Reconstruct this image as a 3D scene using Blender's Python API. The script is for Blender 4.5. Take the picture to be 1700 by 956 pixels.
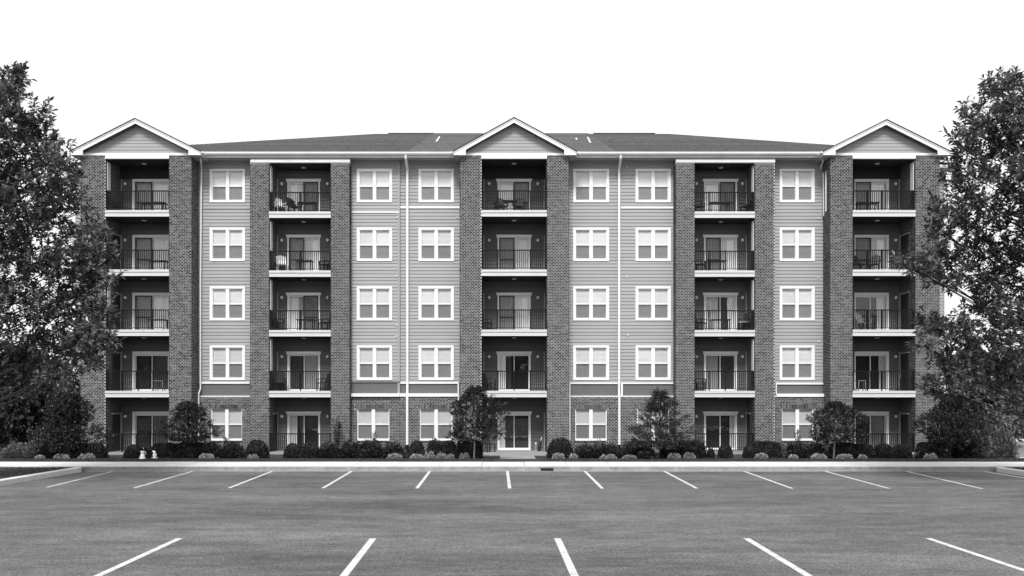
import bpy, math, random
import numpy as np
random.seed(7); RNG = np.random.default_rng(11)
R = math.radians
for o in list(bpy.data.objects): bpy.data.objects.remove(o, do_unlink=True)
SC = bpy.context.scene
COL = SC.collection

# ------------------------------------------------------------------ camera
H, F, HY, CX = 2.55, 1441.0, 660.0, 850.0       # eye height, focal length in photo pixels, horizon row, centre column
cd = bpy.data.cameras.new("camera"); cam = bpy.data.objects.new("camera", cd); COL.objects.link(cam)
cd.sensor_width = 36.0; cd.lens = F / 1700.0 * 36.0
cd.shift_y = (HY - 478.0) / 1700.0
cd.clip_start = 0.1; cd.clip_end = 2000
cam.location = (0, 0, H); cam.rotation_euler = (R(90), 0, 0)
SC.camera = cam
# ------------------------------------------------------------------ sky, sun, exposure
SUN_EL, SUN_AZ = 51.0, 186.0      # azimuth clockwise from +Y: behind the camera, a little to the left
w = bpy.data.worlds.new("World"); SC.world = w; w.use_nodes = True
nt = w.node_tree; nt.nodes.clear()
out = nt.nodes.new("ShaderNodeOutputWorld"); bg = nt.nodes.new("ShaderNodeBackground")
sky = nt.nodes.new("ShaderNodeTexSky"); sky.sky_type = 'NISHITA'; sky.sun_disc = False
sky.sun_elevation = R(SUN_EL); sky.sun_rotation = R(SUN_AZ)
sky.air_density = 1.0; sky.dust_density = 4.0; sky.ozone_density = 1.0
bw = nt.nodes.new("ShaderNodeRGBToBW"); nt.links.new(sky.outputs[0], bw.inputs[0])
mixv = nt.nodes.new("ShaderNodeMix"); mixv.data_type = 'FLOAT'       # overcast veil over the clear sky
mixv.inputs[0].default_value = 0.8; nt.links.new(bw.outputs[0], mixv.inputs[2]); mixv.inputs[3].default_value = 5.9
nt.links.new(mixv.outputs[0], bg.inputs[0]); bg.inputs[1].default_value = 0.15
nt.links.new(bg.outputs[0], out.inputs[0])
sl = bpy.data.lights.new("sun", 'SUN'); sl.energy = 2.6; sl.angle = R(16); sl.color = (1, 1, 1)
sun = bpy.data.objects.new("sun", sl); COL.objects.link(sun)
d = np.array([math.sin(R(SUN_AZ)) * math.cos(R(SUN_EL)), math.cos(R(SUN_AZ)) * math.cos(R(SUN_EL)), math.sin(R(SUN_EL))])
from mathutils import Vector
sun.rotation_euler = Vector(-d).to_track_quat('-Z', 'Y').to_euler(); sun.location = (0, -20, 40)
SC.view_settings.view_transform = 'Standard'; SC.view_settings.look = 'None'
SC.view_settings.exposure = 0.52; SC.view_settings.gamma = 1.0

# ------------------------------------------------------------------ helpers
def wx(px, Y): return (px - CX) * Y / F
def wz(py, Y): return H - (py - HY) * Y / F

def tag(o, label=None, cat=None, group=None, kind=None):
    if label: o["label"] = label
    if cat: o["category"] = cat
    if group: o["group"] = group
    if kind: o["kind"] = kind
    return o
def empty(name, loc=(0, 0, 0), parent=None):
    o = bpy.data.objects.new(name, None); COL.objects.link(o); o.location = loc
    o.empty_display_size = 0.2
    if parent: o.parent = parent
    return o
def origin_of(p):
    v = Vector((0, 0, 0))
    while p: v += p.location; p = p.parent
    return v
class MB:
    def __init__(s): s.v = []; s.f = []
    def quad(s, a, b, c, d):
        n = len(s.v); s.v += [a, b, c, d]; s.f.append((n, n+1, n+2, n+3)); return s
    def poly(s, pts):
        n = len(s.v); s.v += list(pts); s.f.append(tuple(range(n, n+len(pts)))); return s
    def box(s, x0, x1, y0, y1, z0, z1, skip=()):
        n = len(s.v)
        s.v += [(x0,y0,z0),(x1,y0,z0),(x1,y1,z0),(x0,y1,z0),(x0,y0,z1),(x1,y0,z1),(x1,y1,z1),(x0,y1,z1)]
        for k, q in (('b',(3,2,1,0)),('t',(4,5,6,7)),('f',(0,1,5,4)),('k',(2,3,7,6)),('r',(1,2,6,5)),('l',(3,0,4,7))):
            if k not in skip: s.f.append(tuple(n+i for i in q))
        return s
    def prism(s, pts, y0, y1):                 # polygon in x,z extruded along y
        n = len(s.v); m = len(pts)
        s.v += [(x, y0, z) for x, z in pts] + [(x, y1, z) for x, z in pts]
        s.f.append(tuple(range(n, n+m))); s.f.append(tuple(range(n+2*m-1, n+m-1, -1)))
        for i in range(m):
            j = (i+1) % m; s.f.append((n+j, n+i, n+m+i, n+m+j))
        return s
    def tube(s, pts, rad, n=6, cap=True):
        pts = [Vector(p) for p in pts]; m = len(pts)
        if not hasattr(rad, '__len__'): rad = [rad]*m
        base = len(s.v); prev = None
        for i, p in enumerate(pts):
            t = (pts[min(i+1, m-1)] - pts[max(i-1, 0)]).normalized()
            a = (prev if prev is not None else (Vector((1,0,0)) if abs(t.x) < .8 else Vector((0,1,0))))
            u = (a - t*a.dot(t)).normalized(); v = t.cross(u); prev = u
            for k in range(n):
                an = 2*math.pi*k/n
                q = p + (u*math.cos(an) + v*math.sin(an))*rad[i]; s.v.append(tuple(q))
        for i in range(m-1):
            for k in range(n):
                a, b = base+i*n+k, base+i*n+(k+1) % n
                s.f.append((a, b, b+n, a+n))
        if cap:
            s.f.append(tuple(base+k for k in reversed(range(n)))); s.f.append(tuple(base+(m-1)*n+k for k in range(n)))
        return s
    def lathe(s, cx, cy, prof, n=12):
        base = len(s.v)
        for r, z in prof:
            for k in range(n):
                an = 2*math.pi*k/n; s.v.append((cx+r*math.cos(an), cy+r*math.sin(an), z))
        for i in range(len(prof)-1):
            for k in range(n):
                a, b = base+i*n+k, base+i*n+(k+1) % n
                s.f.append((a, b, b+n, a+n))
        s.f.append(tuple(base+k for k in reversed(range(n)))); s.f.append(tuple(base+(len(prof)-1)*n+k for k in range(n)))
        return s
    def build(s, name, m, parent=None, smooth=False, kind=None, label=None, origin=None):
        me = bpy.data.meshes.new(name)
        o_ = origin_of(parent) if parent else Vector(origin or (0, 0, 0))
        me.from_pydata([(x-o_.x, y-o_.y, z-o_.z) for x, y, z in s.v], [], s.f); me.materials.append(m)
        if smooth: me.polygons.foreach_set("use_smooth", [True]*len(me.polygons))
        me.update()
        o = bpy.data.objects.new(name, me); COL.objects.link(o)
        if parent: o.parent = parent
        elif origin: o.location = origin
        if kind: o["kind"] = kind
        if label: o["label"] = label
        return o
def np_mesh(name, V, Q, m, parent=None, smooth=False):
    me = bpy.data.meshes.new(name); nv, nf = len(V), len(Q)
    me.vertices.add(nv); me.vertices.foreach_set("co", np.asarray(V, np.float32).ravel())
    k = Q.shape[1]
    me.loops.add(nf*k); me.loops.foreach_set("vertex_index", np.asarray(Q, np.int32).ravel())
    me.polygons.add(nf); me.polygons.foreach_set("loop_start", np.arange(0, nf*k, k, dtype=np.int32))
    me.polygons.foreach_set("loop_total", np.full(nf, k, np.int32))
    if smooth: me.polygons.foreach_set("use_smooth", np.ones(nf, bool))
    me.update(calc_edges=True); me.materials.append(m)
    o = bpy.data.objects.new(name, me); COL.objects.link(o)
    if parent: o.parent = parent
    return o
def copy_tree(o, parent=None):
    c = o.copy(); COL.objects.link(c); c.parent = parent
    for ch in o.children: copy_tree(ch, c)
    return c

# ------------------------------------------------------------------ materials (a black and white place: neutral greys)
def g(v): return (v, v, v, 1)
def nodes(name):
    m = bpy.data.materials.new(name); m.use_nodes = True
    t = m.node_tree; return m, t, t.nodes["Principled BSDF"]
def mat(name, v, rough=.6, var=.0, scale=8, stretch=(1,1,1), bump=0, bscale=60, spec=.4, metal=0, island=0, fine=0, fscale=120):
    """base grey v; var = relative noise variation; island = relative variation per loose piece"""
    m, t, p = nodes(name)
    p.inputs["Roughness"].default_value = rough; p.inputs["Specular IOR Level"].default_value = spec
    p.inputs["Metallic"].default_value = metal; p.inputs["Base Color"].default_value = g(v)
    N = t.nodes.new; L = t.links.new
    tc = N("ShaderNodeTexCoord"); mp = N("ShaderNodeMapping"); mp.inputs["Scale"].default_value = stretch
    L(tc.outputs["Object"], mp.inputs[0])
    cur = None
    def mul(a, b):
        x = N("ShaderNodeMath"); x.operation = 'MULTIPLY'
        L(a, x.inputs[0]); L(b, x.inputs[1]); return x.outputs[0]
    def rng(src, lo, hi, a=.3, b=.7):
        x = N("ShaderNodeMapRange"); x.inputs[1].default_value = a; x.inputs[2].default_value = b
        x.inputs[3].default_value = lo; x.inputs[4].default_value = hi; L(src, x.inputs[0]); return x.outputs[0]
    if var:
        n = N("ShaderNodeTexNoise"); n.inputs["Scale"].default_value = scale; n.inputs["Detail"].default_value = 6
        n.inputs["Roughness"].default_value = .6
        L(mp.outputs[0], n.inputs["Vector"]); cur = rng(n.outputs[0], v*(1-var), v*(1+var))
    if fine:
        n = N("ShaderNodeTexNoise"); n.inputs["Scale"].default_value = fscale; n.inputs["Detail"].default_value = 3
        L(tc.outputs["Object"], n.inputs["Vector"]); f = rng(n.outputs[0], 1-fine, 1+fine)
        if cur is None: f = rng(n.outputs[0], v*(1-fine), v*(1+fine)); cur = f
        else: cur = mul(cur, f)
    if island:
        ge = N("ShaderNodeNewGeometry"); f = rng(ge.outputs["Random Per Island"], 1-island, 1+island, 0, 1)
        if cur is None: cur = rng(ge.outputs["Random Per Island"], v*(1-island), v*(1+island), 0, 1)
        else: cur = mul(cur, f)
    if cur is not None: L(cur, p.inputs["Base Color"])
    if bump:
        n = N("ShaderNodeTexNoise"); n.inputs["Scale"].default_value = bscale; n.inputs["Detail"].default_value = 4
        L(tc.outputs["Object"], n.inputs["Vector"]); b = N("ShaderNodeBump"); b.inputs["Strength"].default_value = bump
        b.inputs["Distance"].default_value = .02; L(n.outputs[0], b.inputs["Height"]); L(b.outputs[0], p.inputs["Normal"])
    return m
def leaf_mat(name, v, spread=.6, trans=.25, rough=.4, spec=.5):
    m, t, p = nodes(name); N = t.nodes.new; L = t.links.new
    ge = N("ShaderNodeNewGeometry"); x = N("ShaderNodeMapRange")
    x.inputs[3].default_value = v*(1-spread); x.inputs[4].default_value = v*(1+spread)
    L(ge.outputs["Random Per Island"], x.inputs[0]); L(x.outputs[0], p.inputs["Base Color"])
    p.inputs["Roughness"].default_value = rough; p.inputs["Specular IOR Level"].default_value = spec
    tr = N("ShaderNodeBsdfTranslucent"); L(x.outputs[0], tr.inputs[0]); mx = N("ShaderNodeMixShader")
    mx.inputs[0].default_value = trans; L(p.outputs[0], mx.inputs[1]); L(tr.outputs[0], mx.inputs[2])
    L(mx.outputs[0], t.nodes["Material Output"].inputs[0]); return m
def glass_mat(name, tint=.96, ior=2.3):
    m, t, p = nodes(name); t.nodes.remove(p); N = t.nodes.new; L = t.links.new
    a = N("ShaderNodeBsdfTransparent"); a.inputs[0].default_value = g(tint)
    b = N("ShaderNodeBsdfGlossy"); b.inputs["Roughness"].default_value = .015; b.inputs[0].default_value = g(1)
    fr = N("ShaderNodeFresnel"); ge = N("ShaderNodeNewGeometry"); io = N("ShaderNodeMapRange")   # a thin pane: same on both faces
    io.inputs[3].default_value = ior; io.inputs[4].default_value = 1/ior; L(ge.outputs["Backfacing"], io.inputs[0]); L(io.outputs[0], fr.inputs[0])
    tc = N("ShaderNodeTexCoord"); n = N("ShaderNodeTexNoise"); n.inputs["Scale"].default_value = 1.6
    L(tc.outputs["Object"], n.inputs["Vector"]); bp = N("ShaderNodeBump"); bp.inputs["Strength"].default_value = .08
    bp.inputs["Distance"].default_value = .02; L(n.outputs[0], bp.inputs["Height"]); L(bp.outputs[0], b.inputs["Normal"])
    mx = N("ShaderNodeMixShader"); L(fr.outputs[0], mx.inputs[0]); L(a.outputs[0], mx.inputs[1]); L(b.outputs[0], mx.inputs[2])
    L(mx.outputs[0], t.nodes["Material Output"].inputs[0]); return m
def screen_mat(name, v=.1, cover=.5):
    m, t, p = nodes(name); N = t.nodes.new; L = t.links.new
    p.inputs["Base Color"].default_value = g(v); p.inputs["Roughness"].default_value = .8; p.inputs["Specular IOR Level"].default_value = .1
    a = N("ShaderNodeBsdfTransparent"); mx = N("ShaderNodeMixShader"); mx.inputs[0].default_value = cover
    L(a.outputs[0], mx.inputs[1]); L(p.outputs[0], mx.inputs[2]); L(mx.outputs[0], t.nodes["Material Output"].inputs[0]); return m

def asphalt_mat():
    m, t, p = nodes("asphalt"); N = t.nodes.new; L = t.links.new
    tc = N("ShaderNodeTexCoord"); mp = N("ShaderNodeMapping"); mp.inputs["Scale"].default_value = (.25, 1.0, 1)
    L(tc.outputs["Object"], mp.inputs[0])
    def noise(vec, sc, det, r=.6):
        n = N("ShaderNodeTexNoise"); n.inputs["Scale"].default_value = sc; n.inputs["Detail"].default_value = det
        n.inputs["Roughness"].default_value = r; L(vec, n.inputs["Vector"]); return n.outputs[0]
    def rng(src, lo, hi, a=.3, b=.7):
        x = N("ShaderNodeMapRange"); x.inputs[1].default_value = a; x.inputs[2].default_value = b
        x.inputs[3].default_value = lo; x.inputs[4].default_value = hi; L(src, x.inputs[0]); return x.outputs[0]
    def mul(a, b):
        x = N("ShaderNodeMath"); x.operation = 'MULTIPLY'; L(a, x.inputs[0]); L(b, x.inputs[1]); return x.outputs[0]
    mp2 = N("ShaderNodeMapping"); mp2.inputs["Scale"].default_value = (.45, 1.0, 1); L(tc.outputs["Object"], mp2.inputs[0])
    c = mul(rng(noise(mp.outputs[0], .42, 9, .74), .056, .140, .34, .66), rng(noise(mp2.outputs[0], 2.6, 9, .8), .70, 1.28, .37, .63))
    c = mul(c, rng(noise(tc.outputs["Object"], 20, 8, .9), .35, 1.65, .36, .64))
    v = N("ShaderNodeTexVoronoi"); v.inputs["Scale"].default_value = 70; L(tc.outputs["Object"], v.inputs["Vector"])
    sp = N("ShaderNodeSeparateColor"); L(v.outputs["Color"], sp.inputs[0])
    c = mul(c, rng(sp.outputs[0], .35, 1.7, 0, 1))
    L(c, p.inputs["Base Color"]); p.inputs["Roughness"].default_value = .85; p.inputs["Specular IOR Level"].default_value = .3
    b = N("ShaderNodeBump"); b.inputs["Strength"].default_value = .5; b.inputs["Distance"].default_value = .01
    L(noise(tc.outputs["Object"], 60, 4, .8), b.inputs["Height"]); L(b.outputs[0], p.inputs["Normal"]); return m

M = dict(
    asphalt=asphalt_mat(),
    paint=mat("road_paint", .5, .75, var=.3, scale=5, fine=.3, fscale=45),
    concrete=mat("concrete", .55, .85, var=.12, scale=3, fine=.08, fscale=60),
    walk=mat("walk_concrete", .26, .9, var=.12, scale=3, fine=.08, fscale=60), curb=mat("curb_concrete", .23, .9, var=.25, scale=4, fine=.12, fscale=50, island=.08),
    drain=mat("drain_iron", .02, .6),
    soil=mat("mulch", .03, .95, var=.5, scale=20, bump=.8, bscale=40, fine=.5, fscale=60),
    lawn=mat("lawn_ground", .045, .95, var=.4, scale=6, bump=.6, bscale=50),
    grass=leaf_mat("grass_blades", .07, .6, .3, .6, .2),
    brick=mat("brick", .066, .9, island=.78, var=.15, scale=3, spec=.15),
    mortar=mat("mortar", .62, .95, var=.12, scale=12, spec=.1),
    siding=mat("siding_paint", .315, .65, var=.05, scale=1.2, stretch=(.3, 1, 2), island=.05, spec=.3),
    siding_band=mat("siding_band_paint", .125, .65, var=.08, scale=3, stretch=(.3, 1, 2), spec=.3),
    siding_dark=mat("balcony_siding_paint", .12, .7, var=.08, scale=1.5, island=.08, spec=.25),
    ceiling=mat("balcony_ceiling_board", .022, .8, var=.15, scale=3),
    white=mat("white_trim_paint", .78, .45, var=.03, scale=2),
    off=mat("weathered_trim_paint", .62, .55, var=.08, scale=2),
    soffit=mat("soffit", .35, .7, var=.05),
    slab=mat("slab_fascia", .55, .5, var=.06, scale=2, stretch=(.5, 1, 4)),
    floor=mat("balcony_floor", .25, .8, var=.1),
    iron=mat("black_railing_paint", .008, .6, spec=.15),
    dframe=mat("dark_door_frame", .02, .5),
    roof=mat("roof_shingle", .105, .95, var=.18, scale=2.2, stretch=(1, 3, 3), fine=.35, fscale=9, island=.25, spec=.2),
    roofedge=mat("shingle_edge", .015, .9),
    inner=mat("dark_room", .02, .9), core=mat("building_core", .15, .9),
    glass=glass_mat("window_glass", .98, 1.5), dglass=glass_mat("door_glass", .96, 1.7), screen=screen_mat("insect_screen", .10, .5), dscreen=screen_mat("door_screen", .14, .42),
    blind=mat("window_blind", .78, .8, var=.04, scale=1.5, stretch=(1, 1, 14), island=.06),
    lamp=mat("frosted_lamp_globe", .85, .3), lampdark=mat("lamp_base", .1, .5),
    leaf=leaf_mat("tree_leaf", .125, .92, .26, .28, .9), leafy=leaf_mat("young_tree_leaf", .034, .8, .15, .4, .5), leaf2=leaf_mat("dark_leaf", .045, .7, .15, .5, .3),
    leaf3=leaf_mat("boxwood_leaf", .032, .75, .12, .55, .25), leafp=leaf_mat("pale_leaf", .42, .35, .3, .6, .2),
    leafm=leaf_mat("mid_leaf", .16, .55, .3, .5, .3),
    bark=mat("bark", .028, .95, var=.4, scale=8, bump=.8, bscale=20), barkp=mat("pale_bark", .22, .9, var=.2, scale=10),
    chair_w=mat("white_plastic", .8, .4), chair_d=mat("dark_wicker", .02, .6), metal=mat("grey_metal", .25, .4),
    rubber=mat("rubber", .015, .7), cushion=mat("pale_cushion", .55, .9),
)
VB = {}
def slat_mat(v):
    k = 'b%.2f' % v
    if k not in VB: VB[k] = mat('blind_%d' % int(v*100), v, .85, var=.05, scale=2)
    return VB[k]
def blind_mat(v):
    k = round(v, 2)
    if k not in VB: VB[k] = mat("curtain_%d" % int(k*100), k, .85, var=.1, scale=2, stretch=(14, 1, .3))
    return VB[k]

# ------------------------------------------------------------------ ground
X0L, X1R = -14.75, 16.6        # kerbs at the two sides of the car park
YC, YS = 30.08, 32.5           # kerb line and back of the sidewalk
def gz(Y): return .17 if Y < YS else max(-.1, .17 - (Y-YS)*.27/7.3)
b = MB(); b.quad((-600, -400, -.24), (600, -400, -.24), (600, 900, -.24), (-600, 900, -.24)); b.build("ground", M['lawn'], kind="structure")
b = MB(); b.quad((X0L, -26, 0), (X1R, -26, 0), (X1R, YC, 0), (X0L, YC, 0)); b.build("parking_lot", M['asphalt'], kind="structure")
# painted lines: (px, py) of the far and near end
far = [(187,782.7,78,809),(319.5,782.5,223,810),(451.5,782.5,380,810.3),(583.5,782.5,536,810.5),(713.5,782.5,692,810.8),
       (842.5,782.5,846,811),(971,782.5,1000,811),(1103,782.5,1157,811),(1236,782.7,1315,811),(1371,782.7,1476,811),(1506,782.8,1631,811.5)]
near = [(298,894,-200),(619,894,0),(925,894,0),(1239,894,0),(1541,894,0)]
def ground_pt(px, py, z=0):
    Y = F*(H-z)/(py-HY); return Vector((wx(px, Y), Y, z))
def line(a, c, wd):
    dx = Vector((c.x-a.x, c.y-a.y, 0)).normalized(); n = Vector((-dx.y, dx.x, 0))*wd/2
    b = MB(); z = .005
    b.quad((a.x-n.x, a.y, z), (a.x+n.x, a.y, z), (c.x+n.x, c.y, z), (c.x-n.x, c.y, z))
    return b
for x0, y0, x1, y1 in far:
    a, c = ground_pt(x0, y0), ground_pt(x1, y1); line(a, c, .095).build("parking_line", M['paint'], kind="structure")
a, c = ground_pt(1634, 783), ground_pt(1706, 794.5); line(a, c, .12).build("parking_line", M['paint'], kind="structure")
for (x0, y0), (x1, y1) in (((298,894),(163,956)), ((619.5,894),(571,956)), ((925.5,894),(953.8,956)), ((1239,894),(1342,956)), ((1541,894),(1727,956)), ((-11,894),(-260,956))):
    a, c = ground_pt(x0, y0), ground_pt(x1, y1); e = c + (c-a)*.62
    line(a, e, .118).build("parking_line", M['paint'], kind="structure")
# sidewalk slabs
sw = empty("sidewalk", (0, YC, 0)); sw["kind"] = "structure"
x = -33.0; k = 0
while x < 33:
    wd = 1.52
    b = MB(); dz = random.uniform(-.003, .003)
    b.box(x+.008, x+wd-.008, YC+.16, YS, -.1, .15+dz); s = b.build("slab", M['concrete'], sw); x += wd
kb = empty("curb", (0, YC, 0)); kb["kind"] = "structure"
x = -33.0
drain = (wx(898, YC), wx(919, YC))
while x < 33:
    a, c = x, x+3.05
    segs = [(a, c)]
    if a < drain[0] < c or a < drain[1] < c:
        segs = [(s0, s1) for s0, s1 in ((a, drain[0]), (drain[1], c)) if s1-s0 > .05] if a < drain[0] and c > drain[1] else ([(a, drain[0])] if a < drain[0] else [(drain[1], c)])
    for s0, s1 in segs:
        b = MB()
        n = len(b.v)
        prof = [(YC, -.05), (YC+.02, .135), (YC+.04, .152), (YC+.16, .152), (YC+.16, -.05)]
        b.v += [(s0+.006, y, z) for y, z in prof] + [(s1-.006, y, z) for y, z in prof]; m = len(prof)
        b.f.append(tuple(range(m))); b.f.append(tuple(range(2*m-1, m-1, -1)))
        for i in range(m): j = (i+1) % m; b.f.append((j, i, m+i, m+j))
        b.build("curb_stone", M['curb'], kb)
    x = c
b = MB(); b.box(drain[0], drain[1], YC+.06, YC+.15, -.05, .10); b.build("drain_opening", M['drain'], kb)
b = MB(); b.box(drain[0], drain[1], YC, YC+.16, .105, .152); b.build("drain_lintel", M['curb'], kb)
b = MB(); b.quad((X0L, YC-.10, .006), (X1R, YC-.10, .006), (X1R, YC, .006), (X0L, YC, .006)); b.build("gutter_pan", M['concrete'], kb)
# side islands with kerbs running back past the camera
for sgn, X in ((-1, X0L), (1, X1R)):
    xa, xb = (X-.33, X) if sgn < 0 else (X, X+.33)
    y = YC-.45; i = 0
    k2 = empty("island_curb", (X, 10, 0)); k2["kind"] = "structure"
    while y > -24:
        b = MB(); b.box(xa, xb, y-3.04, y-.012 if i else y, -.05, .15); b.build("curb_stone", M['concrete'], k2); y -= 3.05; i += 1
    # rounded end
    b = MB(); pts = []
    for t in range(0, 7):
        an = R(90*t/6); pts.append((X + sgn*(.33-.33*math.cos(an)) , YC-.45+.40*math.sin(an)))
    pts = pts + [(X+sgn*.33, YC-.45)]
    n = len(pts)
    if sgn < 0: pts = pts[::-1]
    b.v = [(x_, y_, -.05) for x_, y_ in pts] + [(x_, y_, .15) for x_, y_ in pts]
    b.f.append(tuple(range(n, 2*n)))
    for i in range(n): j = (i+1) % n; b.f.append((i, j, n+j, n+i))
    b.build("curb_stone", M['concrete'], k2)
    xo = X-.33 if sgn < 0 else X+.33
    b = MB(); xa, xb = sorted((xo, xo+sgn*30))
    b.box(xa, xb, -26, YC-.02, -.1, .13); b.build("island_lawn", M['lawn'], kind="structure")
# bed between the sidewalk and the building, and concrete patios and walks in it
NX = 60
b = MB(); ys = [YS+.02, YS+.06, 33.5, 35, 37, 39.8, 42.6]
zs = [.10, .165] + [gz(y) for y in ys[2:]]
for i in range(len(ys)-1):
    b.quad((-40, ys[i], zs[i]), (20.9, ys[i], zs[i]), (20.9, ys[i+1], zs[i+1]), (-40, ys[i+1], zs[i+1]))
b.build("planting_bed", M['soil'], kind="structure")
b = MB(); b.quad((20.9, YS, .1), (60, YS, .1), (60, 36, .05), (20.9, 36, .05)); b.build("verge", M['lawn'], kind="structure")
b = MB(); b.quad((20.9, 36, -.1), (90, 36, -.1), (90, 75, -.1), (20.9, 75, -.1)); b.build("side_street", mat("street_asphalt", .17, .9, var=.15, scale=1), kind="structure")
b = MB(); b.box(20.9, 90, 36.0, 36.25, -.12, .06); b.box(24, 90, 52.0, 52.3, -.12, .04); b.build("street_curb", M['concrete'], kind="structure")
b = MB()
wl, wr = wx(828, YS), wx(893, YS)
wl2, wr2 = wx(831, 39.3), wx(886, 39.3)
b.poly([(wl, YS+.0, .156), (wr, YS+.0, .156), (wr2, 39.3, -.06), (wl2, 39.3, -.06)])
b.quad((wl, YS, .156), (wl2, 39.3, -.06), (wl2-.01, 39.3, -.2), (wl-.01, YS, -.1))
b.quad((wr2, 39.3, -.06), (wr, YS, .156), (wr+.01, YS, -.1), (wr2+.01, 39.3, -.2))
b.build("walkway", M['walk'], kind="structure")
b = MB(); b.box(wx(812, 39.3), wx(905, 39.3), 39.3, 39.75, -.3, -.045); b.build("patio_step", M['walk'], kind="structure")
# grass on the strip behind the sidewalk and on the left island
def grass(name, regions, m):
    V, Q = [], []
    for (x0, x1, y0, y1, n, zf, hh) in regions:
        X = RNG.uniform(x0, x1, n); Y = RNG.uniform(y0, y1, n); Z = np.array([zf(y) for y in Y])
        ok = ~((X > wl-.25) & (X < wr+.25) & (Y > YS) & (Y < 40))
        X, Y, Z = X[ok], Y[ok], Z[ok]; n = len(X)
        an = RNG.uniform(0, 6.28, n); h = RNG.uniform(.4, 1, n)*hh; lx = RNG.normal(0, .35, n)*h; ly = RNG.normal(0, .35, n)*h
        wd = .008+.01*RNG.random(n)
        ax, ay = np.cos(an)*wd, np.sin(an)*wd
        P = np.stack([np.stack([X-ax, Y-ay, Z-.01], 1), np.stack([X+ax, Y+ay, Z-.01], 1), np.stack([X+lx, Y+ly, Z+h], 1)], 1)
        V.append(P.reshape(-1, 3))
    V = np.concatenate(V); Q = np.arange(len(V)).reshape(-1, 3)
    o = np_mesh(name, V, Q, m); tag(o, "short dark grass along the sidewalk and on the side islands", "grass", kind="stuff"); return o
grass("grass", [(-23, 21, YS+.05, 35.2, 60000, gz, .045), (-22, X0L-.35, 22, YC-.05, 26000, lambda y: .13, .05),
                (X1R+.35, 21, 23, YC-.05, 14000, lambda y: .13, .05)], M['grass'])

# ------------------------------------------------------------------ the building
YW = 41.7            # plane of the window walls
YB = 42.4            # back wall of the balconies
BLD = empty("apartment_building", (0, YW, 0))
tag(BLD, "five-storey brick and clapboard apartment building with three gables and stacked recessed balconies", "apartment building")
FZ = [-.02, 2.87, 5.75, 8.57, 11.36]         # floor levels
ROOFZ = 13.90                                # soffit level
BAYS = dict(
    LW=dict(p=((134,175),(281,318)), Y=40.8, door=(220.5,281), head=False, lights=[209], top=13.78),
    ML=dict(p=((415.5,446.8),(549.3,580)), Y=41.1, door=(477.5,531.5), head=True, lights=[468.5,544.5], top=13.67),
    C=dict(p=((763.5,799.3),(908,944)), Y=40.8, door=(826,881), head=True, lights=[812,893], top=13.78),
    RM=dict(p=((1122,1153),(1253,1286)), Y=41.1, door=(1168.5,1223), head=True, lights=[1155.5,1232], top=13.67),
    RW=dict(p=((1378,1415.3),(1519.7,1560)), Y=40.8, door=(1418,1475), head=False, lights=[1486], top=13.78))
BH, BL = .074, .152           # brick course and length pitch
BR = MB()
def brick_run(b, u0, u1, z0, z1, face, sign, holes=(), phase=0, axis='x'):
    """bricks on a plane; u along x (front faces, face=y, outward -y) or along y (side faces, face=x, outward sign)"""
    nc = int((z1-z0)/BH)
    G = .0165
    for c in range(nc):
        za = z0+c*BH; zb = za+BH-G; zm = (za+zb)/2
        cuts = sorted([(h[0], h[1]) for h in holes if h[2] < zm < h[3]])
        segs = []; cur = u0
        for h0, h1 in cuts:
            if h0 > cur: segs.append((cur, h0))
            cur = max(cur, h1)
        if cur < u1: segs.append((cur, u1))
        off = (BL/2 if (c+phase) % 2 else 0)
        for s0, s1 in segs:
            u = s0 - off
            while u < s1:
                a, e = max(u, s0), min(u+BL-G, s1)
                if e-a > .03:
                    pr = .012+random.uniform(-.003, .003)
                    n = len(b.v)
                    if axis == 'x':
                        y0, y1 = face-pr, face+.002
                        b.v += [(a,y0,za),(e,y0,za),(e,y0,zb),(a,y0,zb),(a,y1,za),(e,y1,za),(e,y1,zb),(a,y1,zb)]
                    else:
                        y0, y1 = face+sign*pr, face-sign*.002
                        if sign > 0: b.v += [(y0,a,za),(y0,e,za),(y0,e,zb),(y0,a,zb),(y1,a,za),(y1,e,za),(y1,e,zb),(y1,a,zb)]
                        else: b.v += [(y0,e,za),(y0,a,za),(y0,a,zb),(y0,e,zb),(y1,e,za),(y1,a,za),(y1,a,zb),(y1,e,zb)]
                    b.f += [(n,n+1,n+2,n+3),(n+4,n+5,n+1,n),(n+3,n+2,n+6,n+7),(n+4,n,n+3,n+7),(n+1,n+5,n+6,n+2)]
                u += BL
def siding_run(b, u0, u1, z0, z1, face, holes=(), axis='x', sign=1, lap=.027, h=.163):
    n_ = max(1, round((z1-z0)/h)); h = (z1-z0)/n_
    for c in range(n_):
        za = z0+c*h; zb = za+h; zm = (za+zb)/2
        cuts = sorted([(q[0], q[1]) for q in holes if q[2] < zm < q[3]]); segs = []; cur = u0
        for h0, h1 in cuts:
            if h0 > cur: segs.append((cur, h0))
            cur = max(cur, h1)
        if cur < u1: segs.append((cur, u1))
        for a, e in segs:
            if axis == 'x':
                b.quad((a,face-lap,za),(e,face-lap,za),(e,face-.002,zb),(a,face-.002,zb))
                b.quad((a,face,za),(e,face,za),(e,face-lap,za),(a,face-lap,za))
            else:
                f1 = face+sign*lap; f2 = face+sign*.002
                pts = [(f1,a,za),(f1,e,za),(f2,e,zb),(f2,a,zb)]; und = [(face,a,za),(face,e,za),(f1,e,za),(f1,a,za)]
                if sign < 0: pts = pts[::-1]; und = und[::-1]
                b.poly(pts); b.poly(und)
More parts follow.
